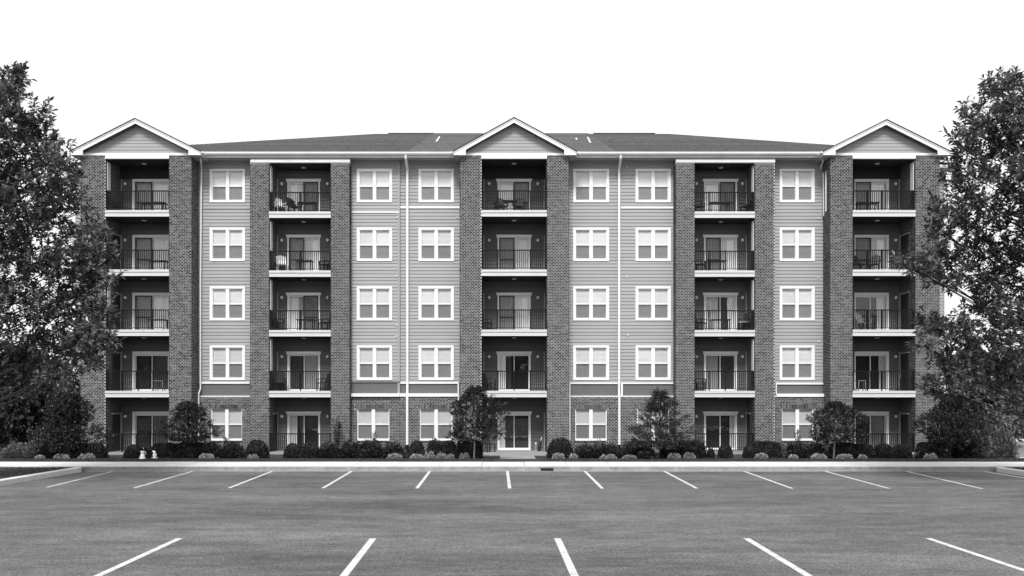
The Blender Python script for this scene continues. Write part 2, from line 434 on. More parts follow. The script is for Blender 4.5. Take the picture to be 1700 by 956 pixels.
def flatsheet(b, u0, u1, z0, z1, y, holes=()):
    zs_ = sorted({z0, z1} | {h[2] for h in holes} | {h[3] for h in holes})
    zs_ = [z for z in zs_ if z0 <= z <= z1]
    for za, zb in zip(zs_, zs_[1:]):
        zm = (za+zb)/2; cur = u0
        for h in sorted([h for h in holes if h[2] < zm < h[3]]):
            if h[0] > cur: b.quad((cur,y,za),(h[0],y,za),(h[0],y,zb),(cur,y,zb))
            cur = max(cur, h[1])
        if cur < u1: b.quad((cur,y,za),(u1,y,za),(u1,y,zb),(cur,y,zb))

# piers
PX = {}
for bn, B in BAYS.items():
    Yf = B['Y']; PX[bn] = []
    for i, (pa, pb) in enumerate(B['p']):
        xa, xb = wx(pa, Yf), wx(pb, Yf); PX[bn].append((xa, xb))
        ztop = wz(258.5, Yf) if Yf < 41 else 13.67
        back = 44.2 if (bn, i) in (('LW', 0), ('RW', 1)) else YB+.25
        b = MB(); b.box(xa, xb, Yf, back, -.25, ztop); pier = b.build("brick_pier", M['mortar'], BLD)
        b = MB()
        brick_run(b, xa, xb, -.22, ztop, Yf, 1)
        inner = 1 if i == 0 else -1                       # the side facing the balcony
        xi = xb if i == 0 else xa; xo = xa if i == 0 else xb
        brick_run(b, Yf, Yf+.5, -.22, ztop, xi, inner, axis='y', phase=1)
        oback = YW if back < 43 else 44.0
        brick_run(b, Yf, oback, -.22, ztop, xo, -inner, axis='y', phase=1)
        b.build("bricks", M['brick'], pier, kind="stuff")
        # dark boards lining the balcony side behind the brick
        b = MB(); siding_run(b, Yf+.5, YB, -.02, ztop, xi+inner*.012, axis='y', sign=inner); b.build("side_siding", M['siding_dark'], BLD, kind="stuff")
# balcony slabs, ceilings, back walls
def door_x(B): return wx(B['door'][0], YB), wx(B['door'][1], YB)
DH = [1.98, 1.96, 1.96, 1.93, 1.87]
DT = [None]*5
def dheight(k): return [wz(683, YB), wz(583.5, YB), wz(486, YB), wz(390, YB), wz(297.5, YB)][k]
def pleat(b, x0, x1, y, z0, z1, pitch=.075, amp=.016):
    n = max(2, int((x1-x0)/pitch)*2); xs = np.linspace(x0, x1, n+1)
    for i in range(n):
        ya = y+(amp if i % 2 else -amp); yb = y+(-amp if i % 2 else amp)
        b.quad((xs[i],ya,z0),(xs[i+1],yb,z0),(xs[i+1],yb,z1),(xs[i],ya,z1))
DOORS = {
 'LW': {4:('L',[(0,1,.7)]), 3:('L',[(0,.5,.55),(.5,1,.6)]), 2:('L',[(0,.5,.55),(.5,1,.65)]), 1:('',[(0,.45,.04),(.5,1,.10)]), 0:('',[(.03,.45,.04),(.5,1,.13)])},
 'ML': {4:('R',[(0,.28,.75),(.28,.5,.5),(.5,1,.35)]), 3:('L',[(0,.5,.4),(.5,.75,.5),(.75,1,.78)]), 2:('R',[(0,.32,.8),(.32,.5,.35),(.5,1,.3)]), 1:('',[(0,.47,.07),(.5,1,.28)]), 0:('',[(0,.28,.5),(.36,.5,.05)])},
 'C': {4:('R',[(0,.47,.7),(.5,1,.4)]), 3:('L',[(0,.5,.45),(.5,1,.55)]), 2:('L',[(0,.5,.5),(.5,.73,.55),(.73,1,.75)]), 1:('',[(0,.25,.7),(.3,.42,.08)]), 0:('',[(.02,.23,.5)])},
 'RM': {4:('R',[(0,.46,.75),(.5,1,.28)]), 3:('L',[(0,.5,.4),(.5,.72,.45),(.72,1,.78)]), 2:('',[(0,.45,.5),(.45,.72,.07),(.73,1,.75)]), 1:('',[(0,.45,.3),(.52,1,.06)]), 0:('',[(.8,.97,.4)])},
 'RW': {4:('L',[(0,.45,.5),(.45,1,.7)]), 3:('L',[(0,.45,.35),(.45,.7,.4),(.7,.93,.8)]), 2:('',[(.68,.93,.55)]), 1:('',[(.74,.9,.4)]), 0:('',[(0,.45,.05),(.5,.95,.18)])}}
RAILPOSTS = {'LW': (.25, .5, .73), 'ML': (.5,), 'C': (.25, .5, .75), 'RM': (.25, .52), 'RW': (.25, .48, .73)}
for bn, B in BAYS.items():
    Yf = B['Y']; (a0, a1), (b0, b1) = PX[bn]; xl, xr = a1, b0
    dx0, dx1 = door_x(B)
    for k in range(5):
        z = FZ[k]; top = B['top'] if k == 4 else FZ[k+1]-.30
        dt = dheight(k); hole = (dx0+.04, dx1-.04, z-.02, dt-.05)
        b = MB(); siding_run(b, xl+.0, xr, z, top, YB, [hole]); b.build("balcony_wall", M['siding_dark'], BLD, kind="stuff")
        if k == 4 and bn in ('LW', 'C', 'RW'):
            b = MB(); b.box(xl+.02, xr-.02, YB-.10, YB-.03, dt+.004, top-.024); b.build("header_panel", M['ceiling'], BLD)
        # ceiling with board lines
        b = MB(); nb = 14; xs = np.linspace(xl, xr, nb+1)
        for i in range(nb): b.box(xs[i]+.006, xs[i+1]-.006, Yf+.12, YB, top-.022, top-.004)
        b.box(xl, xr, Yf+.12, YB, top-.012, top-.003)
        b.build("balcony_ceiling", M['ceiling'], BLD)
        b = MB(); cxm = (xl+xr)/2; b.lathe(cxm, Yf+.75, [(.09, top-.06), (.12, top-.03), (.12, top-.022)], 12); b.build("ceiling_light", M['off'], BLD, True)
        if k > 0:
            b = MB(); b.box(xl, xr, Yf+.1, YB, z-.28, z-.004); b.box(xl, xr, Yf-.015, Yf+.1, z-.30, z-.115); b.box(xl-(0 if Yf<41 else 0), xr, Yf-.045, Yf+.1, z-.112, z-.004)
            b.box(xl, xr, Yf-.03, Yf+.09, z-.30, z-.285)
            b.build("balcony_slab", M['slab'], BLD)
            b = MB(); b.box(xl, xr, Yf+.12, YB, z-.003, z+.004); b.build("balcony_floor", M['floor'], BLD)
        else:
            yfr = 39.75 if bn == 'C' else Yf-.55
            b = MB(); b.box(xl+.01, xr-.01 if bn == 'C' else xr-.01, yfr, YB+.2, -.22, z); b.build("patio_slab", M['walk'], BLD)
        # railing
        if not (k == 0 and bn == 'C'):
            yr = Yf+.10; zt = z+(.95 if k else .88)
            b = MB(); b.box(xl, xr, yr-.022, yr+.022, zt-.045, zt); b.box(xl, xr, yr-.015, yr+.015, z+.07, z+.10)
            for u in (0.012, .988) + RAILPOSTS[bn]:
                xp = xl+(xr-xl)*u; b.box(xp-.024, xp+.024, yr-.024, yr+.024, z+(.004 if k else 0), zt+.012)
            if k == 0:
                b.v = [v for v in b.v]
            rl = b.build("railing", M['iron'], BLD)
            b = MB(); n = int((xr-xl)/.098)
            for i in range(1, n):
                xp = xl+(xr-xl)*i/n; b.box(xp-.013, xp+.013, yr-.011, yr+.011, z+.08, zt-.02, skip=('t', 'b'))
            b.build("balusters", M['iron'], rl, kind="stuff")
        # sliding door
        b = MB(); hw = dt-.135
        zf = z+.005
        if B['head']:
            b.box(dx0-.045, dx1+.045, YB-.075, YB+.02, hw, dt-.012); b.box(dx0-.075, dx1+.075, YB-.095, YB+.02, dt-.035, dt)
        else:
            b.box(dx0, dx1 if bn == 'RW' else dx1+.03, YB-.06, YB+.02, hw, dt)
        jw = .075 if B['head'] else .085
        jl, jr = (jw, jw)
        if bn == 'LW': jl, jr = .12, .05
        if bn == 'RW': jl, jr = .05, .12
        b.box(dx0, dx0+jl, YB-.055, YB+.02, zf, hw); b.box(dx1-jr, dx1, YB-.055, YB+.02, zf, hw)
        ix0, ix1 = dx0+jl, dx1-jr; xm = (ix0+ix1)/2
        b.box(ix0, ix1, YB-.05, YB+.1, zf, zf+.05)
        b.box(ix0, ix1, YB+.02, YB+.1, hw-.04, hw-.002)
        door = b.build("sliding_door", M['white'], BLD)
        side, fills = DOORS[bn][k]
        for q, (pa, pb) in enumerate(((ix0, xm+.02), (xm-.02, ix1))):
            yy = YB+.03 + (.03 if q else 0)
            b = MB(); s = .035
            b.box(pa, pa+s, yy, yy+.03, zf+.05, hw-.04); b.box(pb-s, pb, yy, yy+.03, zf+.05, hw-.04)
            b.box(pa+s, pb-s, yy, yy+.03, zf+.05, zf+.11); b.box(pa+s, pb-s, yy, yy+.03, hw-.075, hw-.04)
            pn = b.build("door_panel", M['white'], door)
            b = MB(); b.quad((pa+s, yy+.015, zf+.11), (pb-s, yy+.015, zf+.11), (pb-s, yy+.015, hw-.075), (pa+s, yy+.015, hw-.075)); b.build("pane", M['dglass'], door)
            if (side == 'L' and q == 0) or (side == 'R' and q == 1):
                b = MB(); y2 = YB-.005; s = .05; zz0, zz1 = zf+.052, hw-.004; pa2, pb2 = pa+.002, pb-.002
                b.box(pa2, pa2+s, y2-.02, y2+.01, zz0, zz1); b.box(pb2-s, pb2, y2-.02, y2+.01, zz0, zz1)
                b.box(pa2+s, pb2-s, y2-.02, y2+.01, zz0, zz0+.06); b.box(pa2+s, pb2-s, y2-.02, y2+.01, zz1-.045, zz1)
                b.box(pa2+s, pb2-s, y2-.02, y2+.01, zf+.68, zf+.74)
                b.build("screen_frame", M['dframe'], door)
                b = MB(); b.quad((pa2+s, y2, zz0), (pb2-s, y2, zz0), (pb2-s, y2, zz1), (pa2+s, y2, zz1)); b.build("insect_screen", M['dscreen'], door)
        for u0, u1, v in fills:
            b = MB(); c0, c1 = dx0+(dx1-dx0)*u0, dx0+(dx1-dx0)*u1; c0, c1 = max(c0, ix0), min(c1, ix1)
            pleat(b, c0, c1, YB+.15, zf+.06, hw-.03); b.build("curtain", blind_mat(min(.9, v*1.3) if v > .2 else v), door)
        # dark room behind
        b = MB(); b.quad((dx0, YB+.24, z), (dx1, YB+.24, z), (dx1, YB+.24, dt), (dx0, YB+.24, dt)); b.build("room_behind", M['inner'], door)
        # wall lamps
        for lp in B['lights']:
            xp = wx(lp, YB); zp = [wz(691, YB), wz(592, YB), wz(494, YB), wz(399, YB), wz(305.5, YB)][k]
            b = MB(); b.box(xp-.05, xp+.05, YB-.04, YB, zp-.10, zp+.02); lb = b.build("wall_lamp", M['lampdark'], BLD)
            b = MB(); b.lathe(xp, YB-.09, [(.02, zp-.08), (.06, zp-.06), (.075, zp), (.06, zp+.05), (.02, zp+.07)], 10); b.build("globe", M['lamp'], lb, True)
        # corner boards at the back of the balcony and narrow side window
        for sx, inn in ((xl, 1), (xr, -1)):
            vis = (inn > 0 and bn in ('LW', 'ML', 'C')) or (inn < 0 and bn in ('RM', 'RW', 'C'))
            if not vis: continue
            x_ = sx+inn*.035
            b = MB(); b.box(min(x_, x_+inn*.05), max(x_, x_+inn*.05), YB-.06, YB-.024, z+.02, dt+.0); b.build("corner_board", M['soffit'], BLD)
            if bn in ('ML', 'RM') and k > 0 or (bn in ('LW', 'RW') and k == 4) or (bn == 'LW' and k == 2):
                b = MB(); xs0, xs1 = sorted((sx+inn*.002, sx+inn*.04))
                b.box(xs0, xs1, Yf+.14, Yf+.44, z+.96, top-.12); b.build("trim_board", M['white'], BLD)
            if bn in ('LW', 'RW') and k < 4 or (k == 0 and bn in ('ML', 'RM')):
                b = MB(); ya = Yf+.62; xs0, xs1 = sorted((sx+inn*.036, sx+inn*.06)); zz = dt-.12
                b.box(xs0, xs1, ya, ya+.8, z+.02, zz); dd = b.build("closet_door", M['dframe'], BLD)
                b = MB(); xs0, xs1 = sorted((sx+inn*.037, sx+inn*.07)); b.box(xs0, xs1, ya+.8, ya+.86, z+.02, zz+.06); b.box(xs0, xs1, ya-.06, ya+.8, zz, zz+.06); b.build("door_casing", M['soffit'], dd)

# window walls
AC = [(378, 349), (0, 0)]
WALLS = [ # name, left bound (X), right bound (X), windows (upper px range), ground window px
    ('A', PX['LW'][1][1], PX['ML'][0][0], (348.5, 407), (350.5, 402)),
    ('B', PX['ML'][1][1], wx(664, YW), (592.5, 651), (593, 646.5)),
    ('C', wx(664, YW), PX['C'][0][0], (695, 753.5), (697, 751)),
    ('D', PX['C'][1][1], wx(1028, YW), (951.5, 1011), (955, 1007.5)),
    ('E', wx(1028, YW), PX['RM'][0][0], (1055, 1113.5), (1058, 1111)),
    ('F', PX['RM'][1][1], PX['RW'][0][0], (1294, 1352), (1298, 1350.5))]
WROW = [(280.5, 336), (378, 433.5), (475.5, 532), (573.5, 631)]
GROW = (678.5, 731)
zb_band = wz(657, YW)       # top of the ground-floor brick
YBO = 41.6                  # face of ground brick
for nm, xa, xb, (w0, w1), (q0, q1) in WALLS:
    yw = YW-.10 if nm == 'B' else YW
    holes = []
    for t, bt in WROW: holes.append((wx(w0, yw)+.07, wx(w1, yw)-.07, wz(bt, yw)+.07, wz(t, yw)-.07))
    zmid = wz(636, YW)
    b = MB(); siding_run(b, xa+.0, xb, zmid, ROOFZ-.0, yw, holes); b.build("siding", M['siding'], BLD, kind="stuff")
    b = MB(); siding_run(b, xa+.0, xb, zb_band, zmid, yw+.012, lap=.015, h=.11); b.build("siding_band", M['siding_band'], BLD, kind="stuff")
    if nm == 'B':
        b = MB(); b.box(xb-.001, xb+.012, yw-.024, YW+.02, zb_band, ROOFZ); b.box(xb-.1, xb+.001, yw-.032, yw-.004, zb_band, ROOFZ-.03); b.build("corner_board", M['siding'], BLD)
    # ground floor brick with its window
    gh = (wx(q0, YBO), wx(q1, YBO), wz(GROW[1], YBO), wz(GROW[0], YBO)); gl, gr, gbz, gtz = gh
    b = MB(); flatsheet(b, xa, xb, -.25, zb_band+.01, YBO, [gh])
    b.box(gl-.001, gl, YBO, YBO+.2, gbz, gtz); b.box(gr, gr+.001, YBO, YBO+.2, gbz, gtz); b.box(gl, gr, YBO, YBO+.2, gbz-.001, gbz); b.box(gl, gr, YBO, YBO+.2, gtz, gtz+.001)
    b.quad((xa, YBO, zb_band+.01), (xb, YBO, zb_band+.01), (xb, YW+.02, zb_band+.01), (xa, YW+.02, zb_band+.01))
    wb = b.build("ground_floor_wall", M['mortar'], BLD)
    b = MB(); brick_run(b, xa, xb, -.22, zb_band, YBO, 1, [(gl-.0, gr+.0, gbz-.075, gtz), (gl-.11, gr+.11, gtz-.001, -.22+math.ceil((gtz+.18+.22)/BH)*BH)]); b.build("bricks", M['brick'], wb, kind="stuff")
    stop_ = -.22+math.ceil((gtz+.18+.22)/BH)*BH-.012
    b = MB(); n = round((gr-gl+.22)/.0735); pt_ = (gr-gl+.22)/n
    for i in range(n):
        x_ = gl-.11+i*pt_; b.box(x_+.006, x_+pt_-.006, YBO-.016-random.uniform(0, .004), YBO+.002, gtz+.004, stop_, skip=('k',))
    b.build("soldier_course", M['brick'], wb, kind="stuff")
    b = MB(); n = int((gr-gl+.1)/.11)
    for i in range(n):
        x_ = gl-.05+i*.11; b.box(x_+.004, x_+.105, YBO-.035, YBO+.05, gbz-.07, gbz-.012)
    b.build("brick_sill", M['brick'], wb, kind="stuff")
    # windows
    def window(x0, x1, z0, z1, y, cased, bv):
        b = MB()
        if cased:
            cw = .10
            b.box(x0, x1, y-.045, y+.0, z1-cw, z1); b.box(x0-.0, x1, y-.05, y, z0, z0+cw*.9)
            b.box(x0, x0+cw, y-.042, y, z0+cw*.9, z1-cw); b.box(x1-cw, x1, y-.042, y, z0+cw*.9, z1-cw)
            i0, i1, j0, j1 = x0+cw, x1-cw, z0+cw*.9, z1-cw; yf = y-.02; mw = .075
        else:
            i0, i1, j0, j1 = x0, x1, z0, z1; yf = y+.03; mw = .075
            b.box(i0, i1, yf-.02, yf+.06, j0, j0+.05); j0 += .05
        xm = (i0+i1)/2; fw = .03
        b.box(i0, i0+fw, yf, yf+.1, j0, j1); b.box(i1-fw, i1, yf, yf+.1, j0, j1)
        b.box(i0+fw, i1-fw, yf, yf+.1, j1-fw, j1); b.box(i0+fw, i1-fw, yf, yf+.1, j0, j0+fw)
        b.box(xm-mw, xm+mw, yf-.012, yf+.1, j0+fw, j1-fw)
        fr = b.build("window", M['white'], BLD)
        zm = j0+(j1-j0)*.49
        for q, (a, e) in enumerate(((i0+fw, xm-mw), (xm+mw, i1-fw))):
            b = MB(); s = .016
            b.box(a, e, yf+.03, yf+.065, zm-.028, zm+.028)
            b.box(a, a+s, yf+.035, yf+.06, zm+.028, j1-fw); b.box(e-s, e, yf+.035, yf+.06, zm+.028, j1-fw); b.box(a, e, yf+.035, yf+.06, j1-fw-s, j1-fw)
            b.box(a, a+s, yf+.06, yf+.085, j0+fw, zm-.028); b.box(e-s, e, yf+.06, yf+.085, j0+fw, zm-.028)
            b.build("sash", M['white'], fr)
            b = MB(); b.quad((a, yf+.05, zm), (e, yf+.05, zm), (e, yf+.05, j1-fw), (a, yf+.05, j1-fw)); b.build("pane", M['glass'], fr)
            b = MB(); b.quad((a, yf+.075, j0+fw), (e, yf+.075, j0+fw), (e, yf+.075, zm), (a, yf+.075, zm)); b.build("pane", M['glass'], fr)
            b = MB(); b.quad((a+s, yf+.045, j0+fw+s), (e-s, yf+.045, j0+fw+s), (e-s, yf+.045, zm-.028), (a+s, yf+.045, zm-.028)); b.build("insect_screen", M['screen'], fr)
            b = MB(); n = 24; zz = np.linspace(j0+fw*.5, j1-fw*.5, n+1); dv = random.uniform(0, .004)
            for i in range(n): b.quad((a, yf+.088, zz[i]), (e, yf+.088, zz[i]), (e, yf+.1, zz[i+1]-.003), (a, yf+.1, zz[i+1]-.003))
            b.quad((a, yf+.104, j0), (e, yf+.104, j0), (e, yf+.104, j1), (a, yf+.104, j1))
            b.build("blind", slat_mat(round(bv*random.uniform(.88, 1.03), 2)), fr)
        return fr
    for r, (t, bt) in enumerate(WROW):
        window(wx(w0, yw), wx(w1, yw), wz(bt, yw), wz(t, yw), yw, True, [.74, .66, .64, .62][r])
    window(gl, gr, gbz, gtz, YBO, False, .50)
    # closed dark box behind the wall
    b = MB(); b.box(xa-.05, xb+.05, YW+.17, 60, -.25, ROOFZ, skip=('b',)); b.build("building_core", M['core'], BLD)
# trims on the window walls
def hbar(pxa, pxb, pya, pyb, proud=.05, m='white', y=YW, name="trim_board"):
    b = MB(); b.box(wx(pxa, y), wx(pxb, y), y-proud, y+.0, wz(pyb, y), wz(pya, y)); return b.build(name, M[m], BLD)
hbar(333.5, 414.5, 634, 637)
hbar(582, 664, 633, 634.8, m='siding_band', y=YW-.1); hbar(582, 663.8, 653, 658.3, .14, y=YW-.1)
hbar(664.5, 761, 634, 637); hbar(664.5, 760, 653, 658.3, .16)
hbar(760, 762.2, 637, 666, .14, name="conduit")
hbar(945.5, 1026, 635, 637.3); hbar(944.8, 946.6, 637.3, 731, .16, name="conduit")
hbar(1031, 1121.5, 635, 637.3); hbar(1030.6, 1033.4, 637.3, 659, .13)
hbar(1287.5, 1367, 635.5, 638.2); hbar(1287.5, 1367, 653.5, 658.7, .16); hbar(1287.3, 1289, 638.2, 653.5)
hbar(582, 663, 351.5, 353.5, y=YW-.1); hbar(664.5, 763, 342.5, 346); hbar(1031, 1121.5, 343, 346.3)
hbar(333.5, 414.5, 345, 346.8, .04, 'soffit'); 
# small flood lights / vents on the siding
for px, py, yy in ((658.5,458,YW-.1),(658.5,540,YW-.1),(658.5,558,YW-.1),(1040,460,YW),(1042,556,YW),(1358,461,YW),(1359,567,YW),(1041,278,YW),(660,361,YW-.1),(1358,362,YW),(759,361,YW),(946,361,YW)):
    b = MB(); x_, z_ = wx(px, yy), wz(py, yy); b.box(x_-.03, x_+.03, yy-.06, yy, z_-.035, z_+.035); lb = b.build("vent_hood", M['off'], BLD)
# frieze, soffit, fascia and gutter in the two runs between the gables
for xa, xb in ((wx(329, 40.9), wx(753, 40.9)), (wx(956, 40.9), wx(1369, 40.9))):
    b = MB(); b.box(xa, xb, 41.0, YW+.3, ROOFZ+.002, ROOFZ+.03); b.build("soffit", M['soffit'], BLD)
    b = MB(); b.box(xa, xb, 40.985, 41.015, ROOFZ-.005, ROOFZ+.2); b.build("fascia", M['off'], BLD)
    b = MB(); n = len(b.v); prof = [(40.86, 14.13), (40.86, 14.05), (40.90, 13.99), (40.983, 13.985), (40.983, 14.10), (40.87, 14.10), (40.875, 14.13)]
    m = len(prof); b.v = [(xa, y, z) for y, z in prof]+[(xb, y, z) for y, z in prof]
    for i in range(m): j = (i+1) % m; b.f.append((j, i, m+i, m+j))
    b.f.append(tuple(range(m))); b.f.append(tuple(range(2*m-1, m-1, -1)))
    b.build("gutter", M['off'], BLD)
for nm, xa, xb, _, _ in WALLS:
    yw = YW-.10 if nm == 'B' else YW
    b = MB(); b.box(xa+.02, xb-.02, yw-.05, yw-.024, ROOFZ-.075, ROOFZ-.001); b.build("frieze_board", M['soffit'], BLD)
# head bands over the middle bays
for bn, (h0, h1) in (('ML', (416, 581)), ('RM', (1122, 1286.5))):
    b = MB(); xa, xb = wx(h0, 41.08), wx(h1, 41.08); b.box(xa, xb, 41.04, 41.3, 13.672, 13.80)
    b2 = MB(); b2.box(xa-.01, xb+.01, 41.07, 41.3, 13.8001, ROOFZ); b2.build('soffit_block', M['soffit'], BLD)
    b.build("head_band", M['off'], BLD)
    b = MB(); b.box(PX[bn][0][1], PX[bn][1][0], 41.31, 60, 13.69, ROOFZ); b.build("ceiling_block", M['core'], BLD)
# gables
def gable(cxp, apex, tipL, tipR, bx):
    Yr = 40.5; xc = wx(apex[0], Yr); za = wz(apex[1], Yr); xl, xr = wx(tipL, Yr), wx(tipR, Yr); ze = wz(250.5, Yr)
    bn = bx; (a0, a1), (b0, b1) = PX[bn]
    g_ = empty("gable", (xc, Yr, ze), BLD)
    th = .20
    # rake boards
    for s, xt in ((-1, xl), (1, xr)):
        b = MB(); sl_ = (za-ze)/abs(xt-xc)
        b.prism([(xc, za-.03), (xt, ze-.03), (xt, ze-th*.92), (xt-s*.56, ze-th*.92), (xt-s*.57, ze-th*1.25+.57*sl_), (xc, za-th*1.22)], Yr, Yr+.05); b.build("rake_board", M['white'], g_)
        # rake trim step
        b = MB(); b.prism([(xc, za-.028), (xt+s*.01, ze-.028), (xt+s*.01, ze-.09), (xc, za-.095)], Yr-.025, Yr); b.build("rake_cap", M['white'], g_)
        b = MB(); b.prism([(xc, za), (xt+s*.05, ze-.02), (xt+s*.05, ze-.045), (xc, za-.026)], Yr-.05, 47); b.build("roof_slope", M['roofedge'] if False else M['roof'], g_)
        b = MB(); b.prism([(xc, za+.004), (xt+s*.054, ze-.018), (xt+s*.054, ze-.047), (xc, za-.026)], Yr-.06, Yr-.05); b.build("shingle_edge", M['roofedge'], g_)
        b = MB(); b.prism([(xc, za-.05), (xt-s*.05, ze-.05), (xt-s*.05, ze-.08), (xc, za-.10)], Yr+.05, 46.9); b.build("rake_soffit", M['soffit'], g_)
        # boxed eave return running back along the side, and side gutter
        b = MB(); x0_, x1_ = sorted((xt, xt-s*.55)); b.box(x0_, x1_, Yr+.05, 41.7, ze-th*.92, ze-.09); b.build("eave_return", M['white'], g_)
        b = MB(); x0_, x1_ = sorted((xt+s*.01, xt+s*.12)); b.box(x0_, x1_, Yr-.02, 41.6, ze-.10, ze-.02); b.build("gutter", M['white'], g_)
    # triangular wall with boards
    Yg = 40.83; zb = wz(254.5, Yg); h = .155; z = zb
    halfb = (xr-xl)/2-.52; top = za-.23
    b = MB(); n = int((top-zb)/h)+1
    for i in range(n):
        z0, z1 = zb+i*h, min(zb+(i+1)*h, top)
        f0, f1 = (halfb)*(1-(z0-zb)/(top-zb)), halfb*(1-(z1-zb)/(top-zb))
        b.quad((xc-f0, Yg-.02, z0), (xc+f0, Yg-.02, z0), (xc+f1, Yg-.002, z1), (xc-f1, Yg-.002, z1))
        b.quad((xc-f0, Yg, z0), (xc+f0, Yg, z0), (xc+f0, Yg-.02, z0), (xc-f0, Yg-.02, z0))
    b.build("gable_siding", M['siding'], g_, kind="stuff")
    b = MB(); b.prism([(xc-halfb-.45, zb-.1), (xc+halfb+.45, zb-.1), (xc, top+.12)], Yg+.01, 42); b.build("gable_wall", M['core'], g_)
    # beam over the opening and thin caps on the piers
    zbm = BAYS[bn]['top']; b = MB(); b.box(a1, b0, Yg-.06, Yg+.14, zbm+.002, zb); b.build("lintel_beam", M['white'], g_)
    for s0, s1 in ((a0+.2, a1-.002), (b0+.002, b1-.03) if bn != 'RW' else (b0+.002, b1-.2)):
        b = MB(); b.box(s0, s1, Yg-.07, Yg+.1, wz(258.4, Yg), zb); b.build("pier_cap", M['white'], g_)
    b = MB(); b.box(a0+.02, b1-.02, Yg+.02, 44, wz(258.4, Yg), zb); b.build("attic_floor", M['core'], g_)
    # soffit at both sides of the bay
    for s, xt, px_ in ((-1, xl, a0), (1, xr, b1)):
        x0_, x1_ = sorted((xt, px_+(-s)*.02)); b = MB(); b.box(x0_, x1_, Yr+.05, 41.72, ze-th*.92-.02, ze-th*.92-.002); b.build("side_soffit", M['soffit'], g_)
gable(0, (224.5, 196), 117, 333, 'LW'); gable(0, (853.5, 194.5), 753, 957, 'C'); gable(0, (1471.5, 198), 1367, 1577, 'RW')
# cores behind balcony bays
for bn in BAYS:
    (a0, a1), (b0, b1) = PX[bn]
    b = MB(); b.box(a0+.05, b1-.05, YB+.26, 60, -.25, 13.85, skip=('b',)); b.build("building_core", M['core'], BLD)
# recessed end blocks
for xa, xb, sgn in ((wx(124.5, 44), PX['LW'][0][0]+.1, -1), (PX['RW'][1][1]-.1, wx(1568.5, 44), 1)):
    b = MB(); b.box(xa, xb, 44.03, 60, -.25, 14.1); b.build("end_wall", M['core'], BLD)
    b = MB(); zbr = wz(655, 44); siding_run(b, xa, xb, zbr+.16, 14.1, 44.03); 
    xo = xa if sgn < 0 else xb
    siding_run(b, 44.03, 60, zbr+.16, 14.1, xo, axis='y', sign=sgn); b.build("end_siding", M['siding'], BLD, kind="stuff")
    b = MB(); brick_run(b, xa, xb, -.22, zbr, 44.03, 1); brick_run(b, 44.03, 60, -.22, zbr, xo, sgn, axis='y'); b.build("end_bricks", M['brick'], BLD, kind="stuff")
    b = MB(); b.box(xa-.1, xb+.1, 43.9, 44.03, zbr, zbr+.16); b.box(xo-.03, xo+.03, 43.98, 44.05, zbr+.16, 14.0); b.build("trim_board", M['white'], BLD)
    b = MB(); x0_, x1_ = (xa-.55, xb-.2) if sgn < 0 else (xa+.2, xb+.55)
    b.box(x0_, x1_, 43.45, 44.1, 14.02, 14.06); b.box(x0_, x1_, 43.36, 43.45, 14.05, 14.19); b.build("gutter", M['off'], BLD)
# main roof: hipped, with gable roofs running into it
RZ, RY = 17.8, 50.2
RL, RR = wx(627, RY), wx(1107, RY)
def rp(X, Y): return (X, Y, 14.13+.4*(Y-41.0))
roofv = []
def shingles(b, xa0, xa1, xb0, xb1, y0, y1, dz=0):
    """courses from eave (xa) to ridge (xb) with small steps"""
    n = 46
    for i in range(n):
        t0, t1 = i/n, (i+1)/n
        l0, l1 = xa0+(xb0-xa0)*t0, xa0+(xb0-xa0)*t1; r0, r1 = xa1+(xb1-xa1)*t0, xa1+(xb1-xa1)*t1
        Y0, Y1 = y0+(y1-y0)*t0, y0+(y1-y0)*t1
        z0, z1 = 14.13+.4*(Y0-41)+dz+.012, 14.13+.4*(Y1-41)+dz
        b.quad((l0, Y0, z0), (r0, Y0, z0), (r1, Y1, z1), (l1, Y1, z1)); b.quad((l0, Y0, z0-.014), (r0, Y0, z0-.014), (r0, Y0, z0), (l0, Y0, z0))
HLx, HRx = -16.8, 16.55
b = MB(); t = (44.1-41)/(RY-41)
shingles(b, -17.3, 17.2, HLx, HRx, 40.97, 44.1); shingles(b, HLx, HRx, RL, RR, 44.1, RY)
b.v += []; 
BKY = 59.4
n0 = [(-22.55, 43.4, 14.2), (HLx, 44.1, 15.37), (RL, RY, RZ+.01), (-22.55, BKY, 14.2)]
b.poly([(-22.55, 43.4, 14.2), (-17.0, 43.4, 15.0), (HLx, 44.1, 15.37)]); b.poly([(-22.55, 43.4, 14.2), (HLx, 44.1, 15.37), (RL, RY, RZ), (-22.55, BKY, 14.2)])
b.poly([(22.4, 43.4, 14.2), (HRx, 44.1, 15.37), (16.9, 43.4, 15.0)]); b.poly([(22.4, 43.4, 14.2), (22.4, BKY, 14.2), (RR, RY, RZ), (HRx, 44.1, 15.37)])
b.poly([(-22.55, BKY, 14.2), (RL, RY, RZ), (RR, RY, RZ), (22.4, BKY, 14.2)])
b.poly([(-22.6, 43.4, 14.18), (-17, 43.4, 14.9), (-17, 46, 15.2), (-22.6, 46, 14.3)])
roof = b.build("roof", M['roof'], BLD)
b = MB(); shingles(b, wx(677, 41), wx(1022, 41), wx(722, RY), wx(976, RY), 40.98, RY-.1, .05); b.build("roof_centre", M['roof'], roof)
for xa, xb in ((-7.15, -4.5), (4.7, 8.26)):
    b = MB(); b.box(xa, xb, RY-.12, RY+.12, RZ-.05, RZ+.03); b.build("ridge_vent", M['roofedge'], roof)
